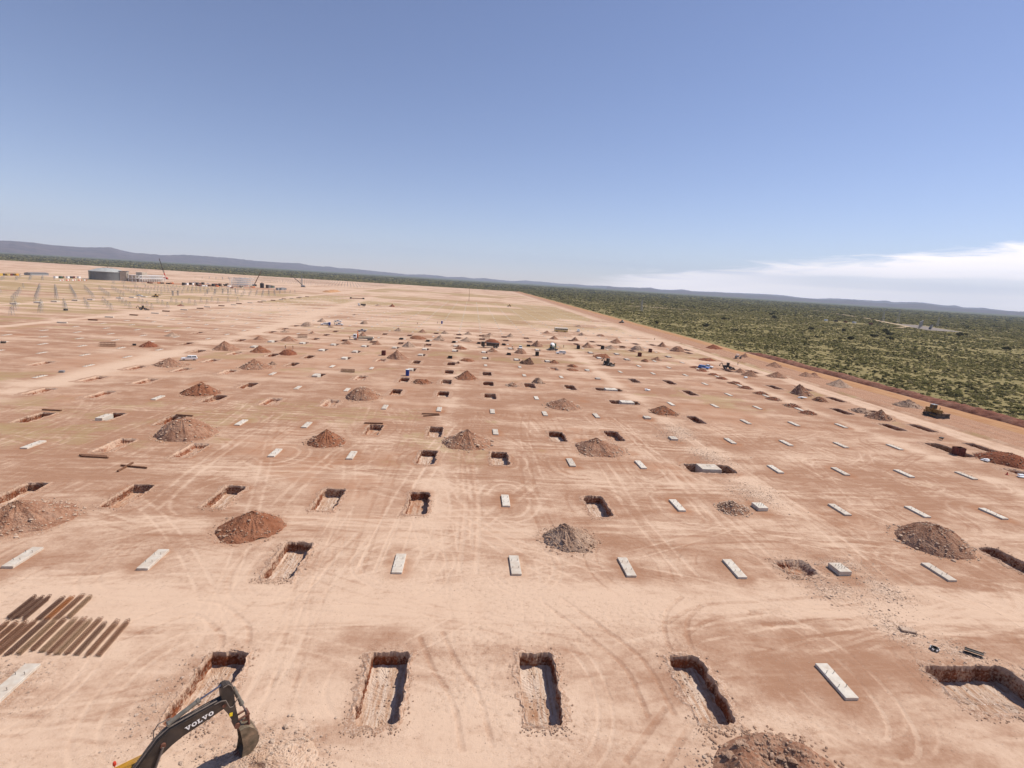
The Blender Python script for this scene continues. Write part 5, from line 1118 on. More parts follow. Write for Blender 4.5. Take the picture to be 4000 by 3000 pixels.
for k in range(7): a = 2*math.pi*k/7; st_.box((.63*math.cos(a), .63*math.sin(a), .25), (.10, .30, .24), rz=a)
st_.build('painted_band', M_['white'], t); t.scale = (.62, .62, .62)
t = MB().box((0, 0, .28), (1.5, .08, .34), bev=.02).box((0, -.2, .36), (1.5, .32, .04)).box((0, -.2, .03), (1.5, .32, .04)).build('steel_channel', M_['machine_dark'], None, (53.6, 43.4, .03), -.66); tag(t, "black steel channel lying in grass above the lower right pit", 'steel channel')
mb = MB(); mb.box((0, 0, .12), (1.5, .8, .22), rz=-.3, bev=.06); [rock(mb, rnd.uniform(-.9, 1.0), rnd.uniform(-.9, .5), .05, rnd.uniform(.05, .14)) for _ in range(30)]
tag(mb.build('broken_slab', M_['rock'], None, (49.4, 47.0, 0)), "broken pale concrete slab in rubble above the tyre", 'concrete slab')
def scrap(x, y, label, s=1.0):
    mb = MB(); [mb.box((rnd.uniform(-.5, .5)*s, rnd.uniform(-.5, .5)*s, .2+.1*k), (1.5*s, .8*s, .22), rz=rnd.uniform(-.5, .5), bev=.09) for k in range(4)]
    tag(mb.build('cement_sacks', M_['white'], None, (x, y, 0)), label, 'sacks')
scrap(123.6, 108.2, "white cement sacks piled at the foot of the wide deep-red heap", .95); scrap(121.2, 98.0, "pale sacks over a dark scrape at the picture's edge", .9); scrap(120.5, 213.3, "small pale pile of sacks before the loader's heaps", .9); scrap(120.5, 174.0, "pale metal sheets lying before a tall brown heap", 1.2); scrap(63.5, 175.2, "red and white clutter piled on a footing", .8)
tag(MB().lathe([(.30, .0), (.30, .04), (.17, .05), (.04, .62), (0, .62)], n=14).build('traffic_cone', M_['red'], None, (119.1, 99.2, .02)), "bright red cone near the picture's edge beyond the footings", 'cone')
t = empty('wheelbarrow', (128.7, 125.6, 0), .4, "small dark wheelbarrow between a pit and the red formwork", 'wheelbarrow'); MB().box((0, 0, .55), (1.0, .7, .35), taper=(1.25, 1.2), bev=.04).build('tray', M_['machine_dark'], t); MB().tube((.45, 0, .45), (-1.0, .3, .55), .03).tube((.45, 0, .45), (-1.0, -.3, .55), .03).build('handle', M_['machine_dark'], t); MB().lathe([(0, -.05), (.2, -.05), (.2, .05), (0, .05)], n=12, axis='y').build('wheel', M_['rubber'], t, (.7, 0, .2))
tag(MB().box((0, 0, .35), (1.4, 1.0, .7), bev=.05).tube((-.4, 0, .7), (-.4, 0, 1.0), .1).build('generator', M_['machine_dark'], None, (-177.6, 210.4, 0), .3), "small dark generator alone at the left edge of the site", 'generator')
tag(MB().tube((-.6, 0, .4), (.5, .3, .4), .4, n=16).build('oil_drum', M_['machine_dark'], None, (-136.3, 220.4, 0)), "dark drum lying left of a dark red heap", 'drum')
tag(MB().box((0, 0, .3), (1.3, .9, .6), bev=.05).build('tool_box', M_['galv'], None, (-121.5, 162.1, 0), .2), "grey box on bare ground beside the main site road", 'box')
tag(MB().box((0, 0, .6), (1.9, 1.2, 1.2), bev=.1).build('dark_container', M_['black_form'], None, (-253.8, 347, 0), .1), "small black container between lattice pylons on the left field", 'container')
t = empty('cable_drum', (-151.3, 705, 0), .2, "long rust-brown pipe train on the far levelled ground", 'pipe'); MB().tube((-8, 0, .7), (8, 0, .7), .5, n=10).build('pipe', M_['rust'], t)
for s in (-8, 8): MB().box((s, 0, .9), (2.5, 2.2, 1.8), bev=.2).build('support', M_['machine_dark'], t)
t.name = 'pipe_string'
tag(MB().tube((0, 0, 0), (0, 0, 20.4), .28, .14, n=8).box((0, 0, 20.3), (1.6, .3, .3)).build('mast', M_['rust'], None, (-4.8, 838, 0)), "tall thin brown mast far out on the centre line", 'mast')

# ------------------------------------------------------------------ lattice pylons on the left field
def lattice(h, wb, wt, r, nseg, legs4=True):
    mb = MB(); C4 = [(-1, -1), (1, -1), (1, 1), (-1, 1)]
    pt = lambda k, z: (C4[k][0]*(wb+(wt-wb)*z/h)/2, C4[k][1]*(wb+(wt-wb)*z/h)/2*(.8 if not legs4 else 1), z)
    for k in range(4): mb.tube(pt(k, 0), pt(k, h), r, n=4)
    for i in range(nseg):
        z0, z1 = h*i/nseg, h*(i+1)/nseg
        for k in range(4):
            j = (k+1) % 4; mb.tube(pt(k, z0), pt(j, z1), r*.6, n=3); mb.tube(pt(k, z1), pt(j, z1), r*.6, n=3)
    return mb
pm = lattice(4.4, 1.9, .7, .042, 3); pm.box((0, 0, 4.45), (.9, .3, .2)); po = pm.build('t', M_['galv']); PYM = po.data; bpy.data.objects.remove(po)
pm = lattice(4.6, 1.0, .9, .10, 3); pm.box((0, 0, 4.6), (2.2, .5, .5)); po = pm.build('t', M_['galv']); DPM = po.data; bpy.data.objects.remove(po)
py_ = []
for i in range(0, 27):
    for j in range(0, 32):
        x, y = -223-14.37*j-(4.5 if j > 5 else 0), 267+SY*i
        if 4.4 < j < 5.6 or not in_frame(x, y, 30) or vn(np.array(j*.31), np.array(i*.27), 3) < .47: continue
        py_.append((x, y))
py_.sort(key=lambda p: P(*p)[2])
for (x, y) in py_[:290]: tag(obj_me('lattice_pylon', PYM, None, (x, y, 0)), "slim grey steel lattice pylon in the rows on the left field", 'pylon', 'lattice pylons on the left field')
far_p = [(x, y) for (x, y) in py_[290:]]
mb = MB()
for j in range(26):
    for i in range(16):
        x, y = -240-14.37*j, 1190+SY*1.6*i
        if x > -215-.02*(y-1200) or not in_frame(x, y, 20): continue
        far_p.append((x, y))
for (x, y) in far_p: mb.tube((x-.6, y, 0), (x, y, 4.6), .11, n=3, cap=False).tube((x+.6, y, 0), (x, y, 4.6), .11, n=3, cap=False)
tag(mb.build('distant_pylons', M_['galv']), kind='stuff')
for i, y in enumerate((551, 560, 620, 638, 657, 671, 691)): tag(obj_me('drive_pylon', DPM, None, (-300, y, 0)), "stout grey drive pylon beside the left field track", 'pylon', 'drive pylons beside the left field track')
for y in (370, 389, 404, 424, 440, 474, 491, 508): tag(MB().box((0, 0, .5), (4.2, 3.0, 1.0), bev=.05).build('concrete_block', M_['concrete'], None, (-302, y, 0)), "white concrete block in the line along the left field track", 'footing', 'concrete blocks along the left field track')
for k, y in enumerate(range(282, 700, 19)):
    if k % 1 == 0: tag(MB().box((0, 0, .35), (4.6, 1.1, .7), bev=.05).build('precast_beam', M_['rust'] if k % 2 else M_['concrete_dusty'], None, (-208.5+2.2*math.sin(k*2.1), y, 0), .03), "low precast beam lying along the white road's near side", 'beam', 'beams lined up beside the white road')

# ------------------------------------------------------------------ power block far to the left
t = empty('storage_tank', (-551, 843, 0), 0, "huge round grey storage tank with a shallow domed roof", 'storage tank'); R_, H_ = 23.0, 12.0
w_ = MB().lathe([(R_, -.2)]+[(R_+(.06 if k % 2 else 0), H_*k/8) for k in range(1, 9)], n=96).build('tank_wall', M_['tank_steel'], t, smooth=True)
MB().lathe([(R_+.5, H_), (R_+.5, H_+.5), (R_*.8, H_+2.3), (R_*.5, H_+4.6), (R_*.2, H_+5.8), (.01, H_+6.1)], n=64).build('tank_roof', M_['tank_roof'], t)
rbs = MB()
for k in range(32): a = 2*math.pi*k/32; rbs.tube((R_*math.cos(a), R_*math.sin(a), H_+.6), (R_*.2*math.cos(a), R_*.2*math.sin(a), H_+5.9), .16, n=4)
rbs.build('roof_rib', M_['rust'], t); sw = MB()
for k in range(14): a = -2.25+.012*k; sw.box(((R_+.9)*math.cos(a), (R_+.9)*math.sin(a), .6+.8*k), (1.6, 1.6, .25), rz=a)
sw.build('stairway', M_['cream'], t); MB().tube((0, 0, H_+5.5), (0, 0, H_+8), .35).build('roof_vent', M_['rust'], t)
t = empty('concrete_tower', (-527, 842, 0), .3, "square raw concrete tower beside the round tank", 'tower'); MB().box((0, 0, 7), (9, 11, 14), bev=.2).build('wall', M_['beige_wall'], t); MB().box((0, 0, 14.3), (10.5, 12.5, .6)).build('roof', M_['tank_steel'], t); MB().box((4.55, -1, 6), (.1, 3, 10)).build('opening', M_['machine_dark'], t)
def frame_building(name, x, y, Lx, Ly, H_, nx, ny, nz, r, m, label, cat):
    t = empty(name, (x, y, 0), 0, label, cat); bb, fb = MB(), MB(); cme = None
    for i in range(nx+1):
        for j in range(ny+1):
            if cme is None: cme = MB().box((0, 0, H_/2), (r, r, H_)).build('column', m, t, (-Lx/2+Lx*i/nx, -Ly/2+Ly*j/ny, 0)).data
            else: obj_me('column', cme, t, (-Lx/2+Lx*i/nx, -Ly/2+Ly*j/ny, 0))
    for k in range(1, nz+1):
        z = H_*k/nz
        for i in range(nx+1): bb.box((-Lx/2+Lx*i/nx, 0, z), (r*.8, Ly+r*1.2, r*1.1))
        for j in range(ny+1): bb.box((0, -Ly/2+Ly*j/ny, z+.01), (Lx+r*1.3, r*.8, r))
        if k < nz: fb.box((0, 0, z-.3), (Lx*.96, Ly*.96, .18))
    bb.build('beam_grid', m, t)
    if nz < 3: fb.build('floor_deck', M_['beige_wall'], t)
    return t
t = frame_building('unfinished_building', -509, 868, 16, 66, 9.4, 3, 11, 2, .75, mat('pale_frame', (.66, .64, .62), .8, .1, .3), "long white concrete frame building under construction beside the tank", 'building')
MB().box((0, -14, 11.8), (9, 13, 4.6), bev=.1).build('stair_core', M_['beige_wall'], t); MB().box((-4, -24, 4.7), (10, 16, 9), bev=.1).build('infill_wall', M_['beige_wall'], t)
t = frame_building('steelwork_building', -375, 890, 18, 48, 13.4, 3, 9, 4, .30, mat('white_steel', (.50, .50, .50), .5, .1, .3), "tall white open steel frame in the middle of the power block", 'building')
MB().tube((-9, -20, 0), (-9, -14, 13), .3).tube((-9, -14, 0), (-9, -20, 13), .3).build('bracing', M_['white'], t)
def crane(x, y, label, tip, m_low, m_high, split, name='crawler_crane', w=1.2):
    t = empty(name, (x, y, 0), 0, label, 'crane'); MB().box((0, 0, 2.2), (6, 4, 2.4), bev=.2).build('house', M_[m_low], t)
    for s in (-1, 1): MB().box((0, s*2.2, .6), (7, 1.0, 1.2), bev=.3).build('track', M_['machine_dark'], t)
    a, b_ = Vector((0, 0, 2.6)), Vector(tip); mid = a.lerp(b_, split); MB().tube(a, mid, w*.55, w*.5, n=6).build('boom_base', M_[m_low], t); d_ = (b_-mid).normalized(); u_ = d_.orthogonal().normalized(); v_ = d_.cross(u_); bm_ = MB(); q_ = [u_+v_, u_-v_, -u_-v_, -u_+v_]
    for k in range(4): bm_.tube(mid+q_[k]*w*.4, b_+q_[k]*w*.15, .16, n=4)
    n_s = 14
    for i in range(n_s):
        p0, p1 = mid.lerp(b_, i/n_s), mid.lerp(b_, (i+1)/n_s)
        for k in range(4): f0, f1 = w*(.4-.25*i/n_s), w*(.4-.25*(i+1)/n_s); bm_.tube(p0+q_[k]*f0, p1+q_[(k+1) % 4]*f1, .10, n=3)
    bm_.build('lattice_boom', M_[m_high], t); MB().tube(b_, b_+Vector((0, 0, -4)), .06, n=4).box(b_+Vector((0, 0, -4.4)), (.6, .6, .8)).build('hook_block', M_['machine_dark'], t)
crane(-566, 1020, "red telescopic crane with a tall dark boom behind the frame building", (-7.0, -4.0, 37), 'red', 'machine_dark', .26, 'mobile_crane', 2.0)
crane(-376, 940, "crawler crane with boom leaning to one side past the steel frame", (10.5, 5.5, 27), 'machine_dark', 'rust', .06); crane(-325, 1040, "crawler crane with long low boom at the end of the power block", (-22, -12, 24), 'galv', 'machine_dark', .08)
tag(lattice(22, 2.6, .7, .2, 9).build('lattice_mast', M_['galv'], None, (-335, 1063, 0)), "slender lattice mast behind the last crawler crane", 'mast')
def container(x, y, L, W, H_, m, label, group=None, rz=math.pi/2, z=0, name='container'):
    t = empty(name, (x, y, z), rz, label, 'container', group); b = MB().box((0, 0, H_/2), (L, W, H_), bev=.06)
    b.build('shell', M_[m], t); MB().box((L/2+.02, 0, H_/2), (.06, W*.9, H_*.88)).build('door', M_['machine_dark'] if m != 'machine_dark' else M_['galv'], t); MB().box((0, 0, H_+.04), (L*.98, W*.96, .08)).build('roof', M_['galv'] if m == 'white' else M_[m], t); return t
for i, (y, m) in enumerate([(773, 'bus_yellow'), (778, 'machine_dark'), (783, 'bus_yellow'), (788, 'rust_red'), (793, 'machine_dark'), (798, 'yellow')]): container(-645-1.5*math.sin(i*2), y, 4.6, 3, 3.0, m, f"{['yellow', 'black', 'mustard', 'dark red', 'charcoal', 'bright yellow'][i]} site container in the row at the left edge, {ORD[i]} along")
t = empty('long_shed', (-664, 858, 0), math.pi/2, "long low grey-green shed behind the container rows", 'shed'); MB().box((0, 0, 1.6), (34, 9, 3.2)).build('wall', M_['galv'], t); MB().prism([(-5, 3.2), (0, 4.2), (5, 3.2)], lambda a, z: (-17.5, a, z), lambda a, z: (17.5, a, z)).build('roof', M_['tank_steel'], t); MB().box((17.1, 0, 1.6), (.3, 6, 2.6)).build('door', M_['white'], t)
for i in range(9): container(-590+3*math.sin(i*1.7), 795+5.0*i, 4.3 if i % 3 else 5.5, 2.8, 2.7, ['white', 'green', 'white', 'rust', 'white', 'machine_dark', 'white', 'rust_red', 'white'][i], f"{['white', 'green', 'white', 'brown', 'white', 'black', 'white', 'dark red', 'white'][i]} site cabin left of the tank, {ORD[i]} along its row", 'site cabins left of the tank')
for i in range(14): tag(MB().box((0, 0, .55), (2.8, .7, 1.1), bev=.12, taper=(.95, .6)).build('barrier', M_['red' if i % 2 else 'white'], None, (-538-1.2*(i % 3), 732+3.6*i, 0), math.pi/2), f"{'red' if i % 2 else 'white'} plastic barrier in the line before the tank", 'barrier', 'red plastic barriers before the tank' if i % 2 else 'white plastic barriers before the tank')
for i in range(10): container(-431+2*math.sin(i*2.3), 822+5.8*i, 4.8, 3.0, 2.6+.8*(i % 3 == 0), ['machine_dark', 'white', 'rust_red', 'machine_dark', 'white', 'rust', 'machine_dark', 'white', 'rust_red', 'machine_dark'][i], f"{['black', 'white', 'dark red', 'charcoal', 'white', 'brown', 'black', 'white', 'red-brown', 'charcoal'][i]} stores box between frame building and steel frame, {ORD[i]} along", 'stores boxes on the red platform')
for i in range(8): container(-396+3*math.sin(i*1.9), 826+6.8*i, 5.2, 3.2, 2.4+1.5*(i % 4 == 1), ['rust', 'machine_dark', 'cream', 'rust_red', 'machine_dark', 'rust', 'cream', 'machine_dark'][i], f"{['brown', 'black', 'cream', 'dark red', 'charcoal', 'rusty', 'beige', 'dark'][i]} materials stack on red soil before the steel frame, {ORD[i]} along", 'material stacks on the red platform', name='material_stack')
q_ = random.Random(12)
for i in range(26):
    x_, y_ = q_.uniform(-470, -345), q_.uniform(800, 960)
    mb = MB(); [mb.box((q_.uniform(-2, 2), q_.uniform(-2, 2), .8), (q_.uniform(1.5, 4.5), q_.uniform(1, 2.5), q_.uniform(1.2, 2.4)), rz=q_.uniform(0, 3), bev=.1) for _ in range(3)]
    m_ = q_.choice(['white', 'rust', 'machine_dark', 'rust_red', 'orange', 'cream']); tag(mb.build('material_pile', M_[m_], None, (x_, y_, 0)), {'white': 'small white', 'rust': 'rusty brown', 'machine_dark': 'dark', 'rust_red': 'dark red', 'orange': 'orange', 'cream': 'cream-coloured'}[m_]+" pile of building materials scattered on the red power-block soil", 'material pile', m_+' material piles')
t = empty('dark_silo', (-340, 880, 0), 0, "tall black machine block right of the white steel frame", 'plant unit'); MB().box((0, 0, 3.8), (4.6, 5.5, 7.6), bev=.3).build('body', M_['black_form'], t); MB().tube((0, 0, 7.6), (0, 0, 9.2), .6).build('stack_pipe', M_['machine_dark'], t)
for i in range(5): container(-335, 889+6.2*i, 5.6, 3.4, 5.2-.5*i, ['machine_dark', 'tank_steel', 'machine_dark', 'green', 'tank_steel'][i], f"{['black', 'grey', 'charcoal', 'dark green', 'pale grey'][i]} tall plant unit behind the black machine, {ORD[i]} along", 'plant units')
for i in range(6): container(-297+1.5*math.sin(i), 828+7*i, 6.2, 3.4, 3.6 if i < 4 else 2.6, 'tank_steel' if i % 2 else 'galv', f"{'dark' if i % 2 else 'pale'} grey long unit at the end of the power block, {ORD[i]} along", 'grey units')
rg = ribbon('soil_ridge', M_['road_soil'], lambda Y: Y*0-240.0, lambda Y: Y*0-224.0, -.1, 9, np.arange(852, 925, 2.0), lambda X, Y, U: np.sin(np.pi*U)*(3.2+1.5*(fbm(Y*0, Y, .15, 2, 2)-.5))*sstep(np.minimum(Y-852, 923-Y), 0, 8)); tag(rg, "long orange earth ridge ending the power block platform", 'earth ridge')

# ------------------------------------------------------------------ substation and tracks in the bush to the right
def pylon_big(x, y, h, label):
    mb = lattice(h, h*.2, .9, .17, 9)
    for z in (h*.72, h*.84, h*.95): mb.box((0, 0, z), (h*.36, .35, .35))
    tag(mb.build('power_pylon', M_['galv'], None, (x, y, 0), .6), label, 'power pylon')
pylon_big(277, 836, 19, "lone pale power pylon in the bush near the sandy track"); pylon_big(885, 1018, 27, "tallest lattice tower behind the substation"); pylon_big(907, 947, 19, "shorter lattice tower at the right end of the substation"); pylon_big(870, 1040, 24, "slim lattice tower just left of the tallest one")
ribbon('gravel_pad', mat('substation_gravel', (.20, .165, .14), .95, .2, .1), lambda Y: Y*0+715.0+(Y-760)*.5, lambda Y: Y*0+775.0+(Y-760)*.5, .25, 8, np.arange(760, 960, 8.0))['kind'] = 'structure'
for i in range(5):
    x, y = 735+26*i, 800+27*i; t = empty('gantry', (x, y, 0), .75, "grey steel portal gantry in the substation yard", 'gantry', 'substation gantries'); g_ = MB(); g_.tube((-9, 0, 0), (-9, 0, 11), .3, n=5).tube((9, 0, 0), (9, 0, 11), .3, n=5).tube((0, 0, 0), (0, 0, 11), .3, n=5); g_.build('post', M_['galv'], t); MB().box((0, 0, 11.1), (19, .6, .6)).build('crossbeam', M_['galv'], t)
    t = empty('transformer', (x+14, y-6, 0), .75, f"boxy grey transformer, {ORD[i]} in the substation line", 'transformer'); MB().box((0, 0, 2.2), (5, 3.4, 4.4), bev=.2).build('tank', M_['tank_steel'], t); [MB().tube((a, 0, 4.4), (a, 0, 6.2), .25, .12).build('bushing', M_['rust'], t) for a in (-1.5, 0, 1.5)]
for i, (x, y, m) in enumerate([(640, 895, 'white'), (652, 885, 'machine_dark'), (660, 872, 'rust'), (672, 866, 'white'), (690, 850, 'rust_red')]): container(x, y, 6, 3, 3, m, f"{['white', 'black', 'brown', 'pale', 'dark red'][i]} hut in the clearing left of the substation")
m = mat('sand_track_soil', (.42, .31, .19), 1, .2, .05)
ribbon('sand_track', m, lambda Y: np.interp(Y, [790, 850, 960, 1200, 1816], [690, 760, 822, 960, 1240])-5, lambda Y: np.interp(Y, [790, 850, 960, 1200, 1816], [690, 760, 822, 960, 1240])+6, .35, 4, np.arange(790, 1820, 10.0))['kind'] = 'structure'
xs = np.arange(330, 470, 5.0); tr = MB()
tr.add([(330, 1066, .35), (450, 1042, .35), (450, 1058, .35), (330, 1084, .35)], [(0, 1, 2, 3)]); o = tr.build('sand_track', m); o['kind'] = 'structure'

# ------------------------------------------------------------------ bushveld
m, t, b = principled('veld_foliage'); at = t.n('ShaderNodeAttribute', attribute_name='tint').outputs['Fac']; pos = t.n('ShaderNodeNewGeometry').outputs['Position']
rp = t.n('ShaderNodeValToRGB'); t.link(t.math('ADD', at, t.math('MULTIPLY', t.math('SUBTRACT', t.noise(pos, .8, 3), .5), .35)), rp.inputs[0]); e = rp.color_ramp.elements
e[0].position = 0; e[0].color = (.050, .052, .027, 1); e[1].position = 1; e[1].color = (.35, .30, .135, 1)
for p_, c_ in ((.25, (.165, .150, .068)), (.5, (.265, .240, .098)), (.72, (.34, .305, .13)), (.86, (.27, .225, .14))): q_ = e.new(p_); q_.color = (*c_, 1)
df = t.n('ShaderNodeBsdfDiffuse', i_0=rp.outputs[0]); tl = t.n('ShaderNodeBsdfTranslucent', i_0=rp.outputs[0]); mx = t.n('ShaderNodeMixShader', i_0=.30, i_1=df.outputs[0], i_2=tl.outputs[0]); t.link(mx.outputs[0], [n for n in t.t.nodes if n.type == 'OUTPUT_MATERIAL'][0].inputs[0]); M_['foliage'] = m
def bush_tpl(nq, size, seed, flat=.62):
    q = np.random.RandomState(seed); lob = q.randn(6, 3)*np.array([.42, .42, .22])+[0, 0, .42]; V, F_ = [], []
    for i in range(nq):
        c_ = lob[q.randint(6)]; d_ = q.randn(3); d_ /= np.linalg.norm(d_); p = c_+d_*np.array([.40, .40, .34])*q.uniform(.75, 1.0); p[2] = max(.04, p[2])
        nn = d_*.9+q.randn(3)*.5+[0, 0, .35]; nn /= np.linalg.norm(nn); u_ = np.cross(nn, q.randn(3)); u_ /= np.linalg.norm(u_); v_ = np.cross(nn, u_); s = size*q.uniform(.6, 1.2)
        k = len(V); V += [p-u_*s-v_*s*.7, p+u_*s-v_*s*.6, p+u_*s*.8+v_*s*.8, p-u_*s*.9+v_*s*.7]; F_.append((k, k+1, k+2, k+3))
    V = np.array(V)*[1, 1, flat/.62]; return V, np.array(F_)
def in_bush(x, y):
    lim = np.where(y < 316, 184.0, 176.0); ok = (x > lim) | (y > 1930) | (x < -1745)
    tx = np.interp(y, [790, 850, 960, 1200, 1816], [690, 760, 822, 960, 1240]); ok &= ~((abs(x-tx) < 9) & (y > 780) & (y < 1830))
    ok &= ~((x > 708+(y-760)*.5) & (x < 785+(y-760)*.5) & (y > 745) & (y < 970)); ok &= ~((x > 630) & (x < 700) & (y > 840) & (y < 900)); ok &= ~((x > 320) & (x < 455) & (abs(y-(1075-.2*(x-330))) < 16)); return ok
def frame_mask(x, y, m=260):
    d = np.stack([x, y, x*0-CAM_H], 1); w_ = d@np.array(FW); u_ = d@np.array(RT)/np.maximum(w_, 1); v_ = -(d@np.array(UP))/np.maximum(w_, 1); px_, py2 = 2000+F_PX*u_, 1500+F_PX*v_; return (w_ > 5) & (px_ > -m) & (px_ < 4000+m) & (py2 < 3200), w_, px_
q = np.random.RandomState(3)
def scatter(dmin, dmax, sp, xr, yr, smin, smax, thr):
    gx, gy = np.meshgrid(np.arange(*xr, sp), np.arange(*yr, sp), indexing='ij'); x = gx.ravel()+q.uniform(-.55, .55, gx.size)*sp; y = gy.ravel()+q.uniform(-.55, .55, gx.size)*sp
    d = np.hypot(x, y); fm, w_, px_ = frame_mask(x, y); k = fm & in_bush(x, y) & (d >= dmin) & (d < dmax) & (fbm(x, y, 1/22, 3, 2)+.35*q.rand(x.size) > thr); x, y = x[k], y[k]
    s = smin+(smax-smin)*q.rand(x.size)**2.0; tint = np.clip(.46+.55*(fbm(x, y, 1/70, 3, 5)-.5)+.30*q.randn(x.size), 0, 1); return np.stack([x, y, s, tint], 1)
def merged(name, pts, tpls):
    Vs, Fs, Ts = [], [], []; off = 0; pick = q.randint(len(tpls), size=len(pts))
    for ti, (V, F_) in enumerate(tpls):
        p = pts[pick == ti]
        if not len(p): continue
        a = q.uniform(0, 6.283, len(p)); ca, sa = np.cos(a)[:, None], np.sin(a)[:, None]; s = p[:, 2:3]; hs = s*q.uniform(.48, .85, (len(p), 1))
        X = (V[None, :, 0]*ca-V[None, :, 1]*sa)*s+p[:, 0:1]; Y = (V[None, :, 0]*sa+V[None, :, 1]*ca)*s+p[:, 1:2]; Z = V[None, :, 2]*hs+0*X-.05; n = V.shape[0]
        Vs.append(np.stack([X, Y, Z], 2).reshape(-1, 3)); Fs.append((F_[None]+(np.arange(len(p))*n)[:, None, None]).reshape(-1, 4)+off); off += n*len(p); Ts.append(np.repeat(p[:, 3], n)+np.tile(q.uniform(-.06, .06, n), len(p)))
    me = mesh_np(name, np.concatenate(Vs), np.concatenate(Fs), M_['foliage'], False, {'tint': ('FLOAT', np.concatenate(Ts))}); return tag(obj_me(name, me), kind='stuff')
near = scatter(0, 560, 2.2, (176, 720), (60, 560), .5, 1.5, .54)
mid = scatter(560, 1250, 3.7, (176, 1500), (300, 1260), .75, 2.1, .55)
fa = scatter(1250, 2700, 8.0, (-2600, 3400), (500, 2700), 1.7, 3.6, .54)
vf = scatter(2700, 6500, 26.0, (-6500, 8200), (900, 6500), 4.5, 8.5, .46)
# nearest bushes are individual things
fm, w_, px_ = frame_mask(near[:, 0], near[:, 1], 0); score = np.where(fm, near[:, 2]/w_, 0); order = np.argsort(-score); ind, rest = near[order[:285]], near[order[285:]]
VAR = []
for i in range(8):
    V, F_ = bush_tpl(120, .17, 60+i); VAR.append([mesh_np('shrub', V, F_, M_['foliage'], False, {'tint': ('FLOAT', np.clip(np.full(len(V), tn)+np.random.RandomState(i).uniform(-.07, .07, len(V)), 0, 1))}) for tn in (.15, .38, .58, .82)])
SL_ = ["dark green rounded shrub in the dense bush beyond the red bank", "olive-green shrub in the dense bush beyond the red bank", "yellow-green shrub in the dense bush beyond the red bank", "greyish dry shrub in the dense bush beyond the red bank"]
for i, (x, y, s, tn) in enumerate(ind):
    k = int(np.argmin(abs(np.array((.15, .38, .58, .82))-tn))); o = obj_me('shrub', VAR[i % 8][k], None, (x, y, -.05), rnd.uniform(0, 6.28)); o.scale = (s, s, s*rnd.uniform(.55, .95)); tag(o, SL_[k], 'shrub', ['dark green shrubs', 'olive shrubs', 'yellow-green shrubs', 'dry grey shrubs'][k]+' beyond the red bank')
merged('bush_cover', rest, [bush_tpl(44, .26, 20+i) for i in range(6)]); merged('distant_bush_cover', mid, [bush_tpl(18, .38, 30+i) for i in range(6)])
fa[:, 3] = np.clip(fa[:, 3]-.12, 0, 1); vf[:, 3] = np.clip(vf[:, 3]-.26, 0, 1)
merged('far_bush_cover', fa, [bush_tpl(12, .48, 40+i) for i in range(5)]); merged('farthest_bush_cover', vf, [bush_tpl(9, .55, 50+i, .34) for i in range(4)])
# dark spreading thorn trees
TRE = [(248, 529, 4.2), (197, 541, 3.6), (426, 494, 4.6), (636, 629, 6.0), (408, 594, 4.6), (455, 600, 4.2), (490, 575, 5.0), (540, 640, 4.6), (430, 520, 5.0), (500, 445, 4.6), (365, 470, 4.4), (352, 700, 5), (520, 860, 6), (610, 1020, 6.5)]
for i, (x, y, s) in enumerate(TRE):
    t = empty('thorn_tree', (x, y, 0), i*1.3, f"dark spreading thorn tree rising above the bush, {ORD[i]} counted along the bush", 'tree', 'thorn trees in the bush'); V, F_ = bush_tpl(520, .11, 200+i, .5); V = V*[1, 1, .85]+[0, 0, .22]
    obj_me('crown', mesh_np('crown', V*s, F_, M_['foliage'], False, {'tint': ('FLOAT', np.random.RandomState(i).uniform(.02, .16, len(V)))}), t); mb = MB().tube((0, 0, -.1), (.05*s, 0, .34*s), .055*s, .04*s, n=8)
    for k in range(5): a = k*1.256+i; mb.tube((.04*s, 0, .28*s), (.45*s*math.cos(a), .45*s*math.sin(a), .62*s), .03*s, .012*s, n=6)
    mb.build('trunk', M_['trunk'], t)

# ------------------------------------------------------------------ hills on the horizon
PR = [(-150, 942), (0, 940), (50, 941), (130, 948), (200, 957), (280, 963), (335, 966), (370, 966), (430, 965), (470, 977), (520, 987), (600, 993), (640, 997), (720, 995), (815, 1001), (900, 1008), (1000, 1019), (1045, 1022), (1110, 1026), (1170, 1028), (1210, 1036), (1250, 1041), (1290, 1041), (1320, 1047), (1370, 1049), (1440, 1056), (1475, 1060), (1540, 1066), (1590, 1072), (1655, 1072), (1720, 1077), (1750, 1082), (1810, 1082), (1850, 1088), (1890, 1086), (1940, 1092), (2000, 1098), (2054, 1095), (2080, 1098), (2135, 1102), (2190, 1108), (2250, 1110), (2295, 1115), (2370, 1116), (2407, 1121), (2460, 1122), (2500, 1124), (2540, 1123), (2580, 1131), (2630, 1132), (2665, 1130), (2705, 1137), (2790, 1140), (2840, 1143), (2900, 1145), (3000, 1149), (3070, 1154), (3120, 1162), (3195, 1167), (3245, 1165), (3290, 1167), (3360, 1171), (3430, 1175), (3460, 1173), (3490, 1180), (3540, 1180), (3580, 1180), (3625, 1184), (3665, 1190), (3700, 1194), (3735, 1192), (3760, 1201), (3840, 1202), (3880, 1208), (3940, 1214), (4000, 1217), (4200, 1228)]
def dirpx(px, py):
    d = FW+RT*((px-2000)/F_PX)+UP*(-(py-1500)/F_PX); return math.atan2(d.x, d.y), d.z/math.hypot(d.x, d.y)
azs, tans = zip(*[dirpx(*p) for p in PR]); A = np.linspace(azs[0]-.25, azs[-1]+.25, 620); TT = np.interp(A, azs, tans)
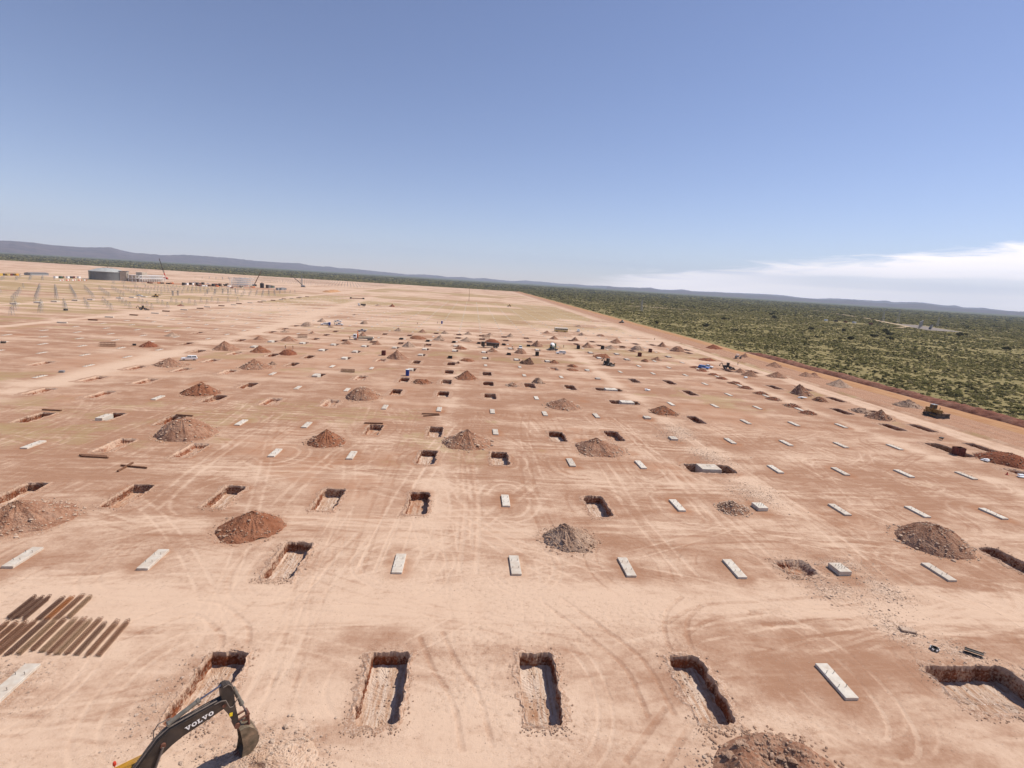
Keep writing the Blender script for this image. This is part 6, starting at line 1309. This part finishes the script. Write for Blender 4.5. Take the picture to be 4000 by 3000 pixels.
def range_mesh(name, A, TT, dist, width, m, seed):
    nr = 15; u = np.linspace(-1, 1, nr); Ag, Ug = np.meshgrid(A, u, indexing='ij'); D = dist(Ag)+Ug*width; crest = np.maximum(TT, .0005)[:, None]*dist(Ag)+CAM_H
    sp = .5*(1-abs(Ug))*(fbm(Ag*260, Ug*3, 1.0, 4, seed)-.5)*crest*(abs(Ug) > .01); Z = crest*np.clip(1-abs(Ug), 0, 1)**.9+sp*1.0; Z = np.where(abs(Ug) < 1e-6, crest+12*(fbm(Ag*900, Ag*0, 1, 3, seed)-.5), np.minimum(Z, crest*(D/dist(Ag))*.985)); Z[:, 0] = Z[:, -1] = -5
    n, k = Ag.shape; idx = np.arange(n*k).reshape(n, k); f = np.stack([idx[:-1, :-1].ravel(), idx[:-1, 1:].ravel(), idx[1:, 1:].ravel(), idx[1:, :-1].ravel()], 1)
    return tag(obj_me(name, mesh_np(name, np.stack([np.sin(Ag)*D, np.cos(Ag)*D, Z], 2).reshape(-1, 3), f, m, True)), kind='structure')
m, t, b = principled('hill_scrub'); pos = t.n('ShaderNodeNewGeometry').outputs['Position']; t.link(t.mix(t.ramp(t.noise(pos, .004, 6, .6), .35, .65), (.080, .062, .070), (.125, .092, .095)), b.inputs['Base Color']); b.inputs['Roughness'].default_value = 1; b.inputs['Specular IOR Level'].default_value = 0; M_['hill'] = m
dist = lambda a: 11500+np.clip((a+.75)/1.0, 0, 1)*9500
range_mesh('hills', A, TT, dist, 2200, m, 2)
k = A > .25; A2 = A[k]; low = np.clip(TT[k]*.55*(.5+1.0*fbm(A2*40, A2*0, 1, 3, 4)), .0006, None); range_mesh('foothills', A2, low, lambda a: 15000+0*a, 1500, m, 4)

# ------------------------------------------------------------------ the air
HX, HT = 25000, 1150
hz = MB().box((0, 8000, (HT-15)/2), (2*HX, 33500, HT+15)).build('haze', principled('haze_air')[0]); m = hz.data.materials[0]; t = NT(m.node_tree)
vol = t.n('ShaderNodeVolumePrincipled'); vol.inputs['Density'].default_value = 4.2e-5; vol.inputs['Color'].default_value = (.66, .79, 1.0, 1); vol.inputs['Anisotropy'].default_value = 0.0
o = t.n('ShaderNodeOutputMaterial'); t.link(vol.outputs[0], o.inputs['Volume']); tag(hz, kind='stuff'); hz.display_type = 'WIRE'
try: m.cycles.homogeneous_volume = True
except Exception: pass
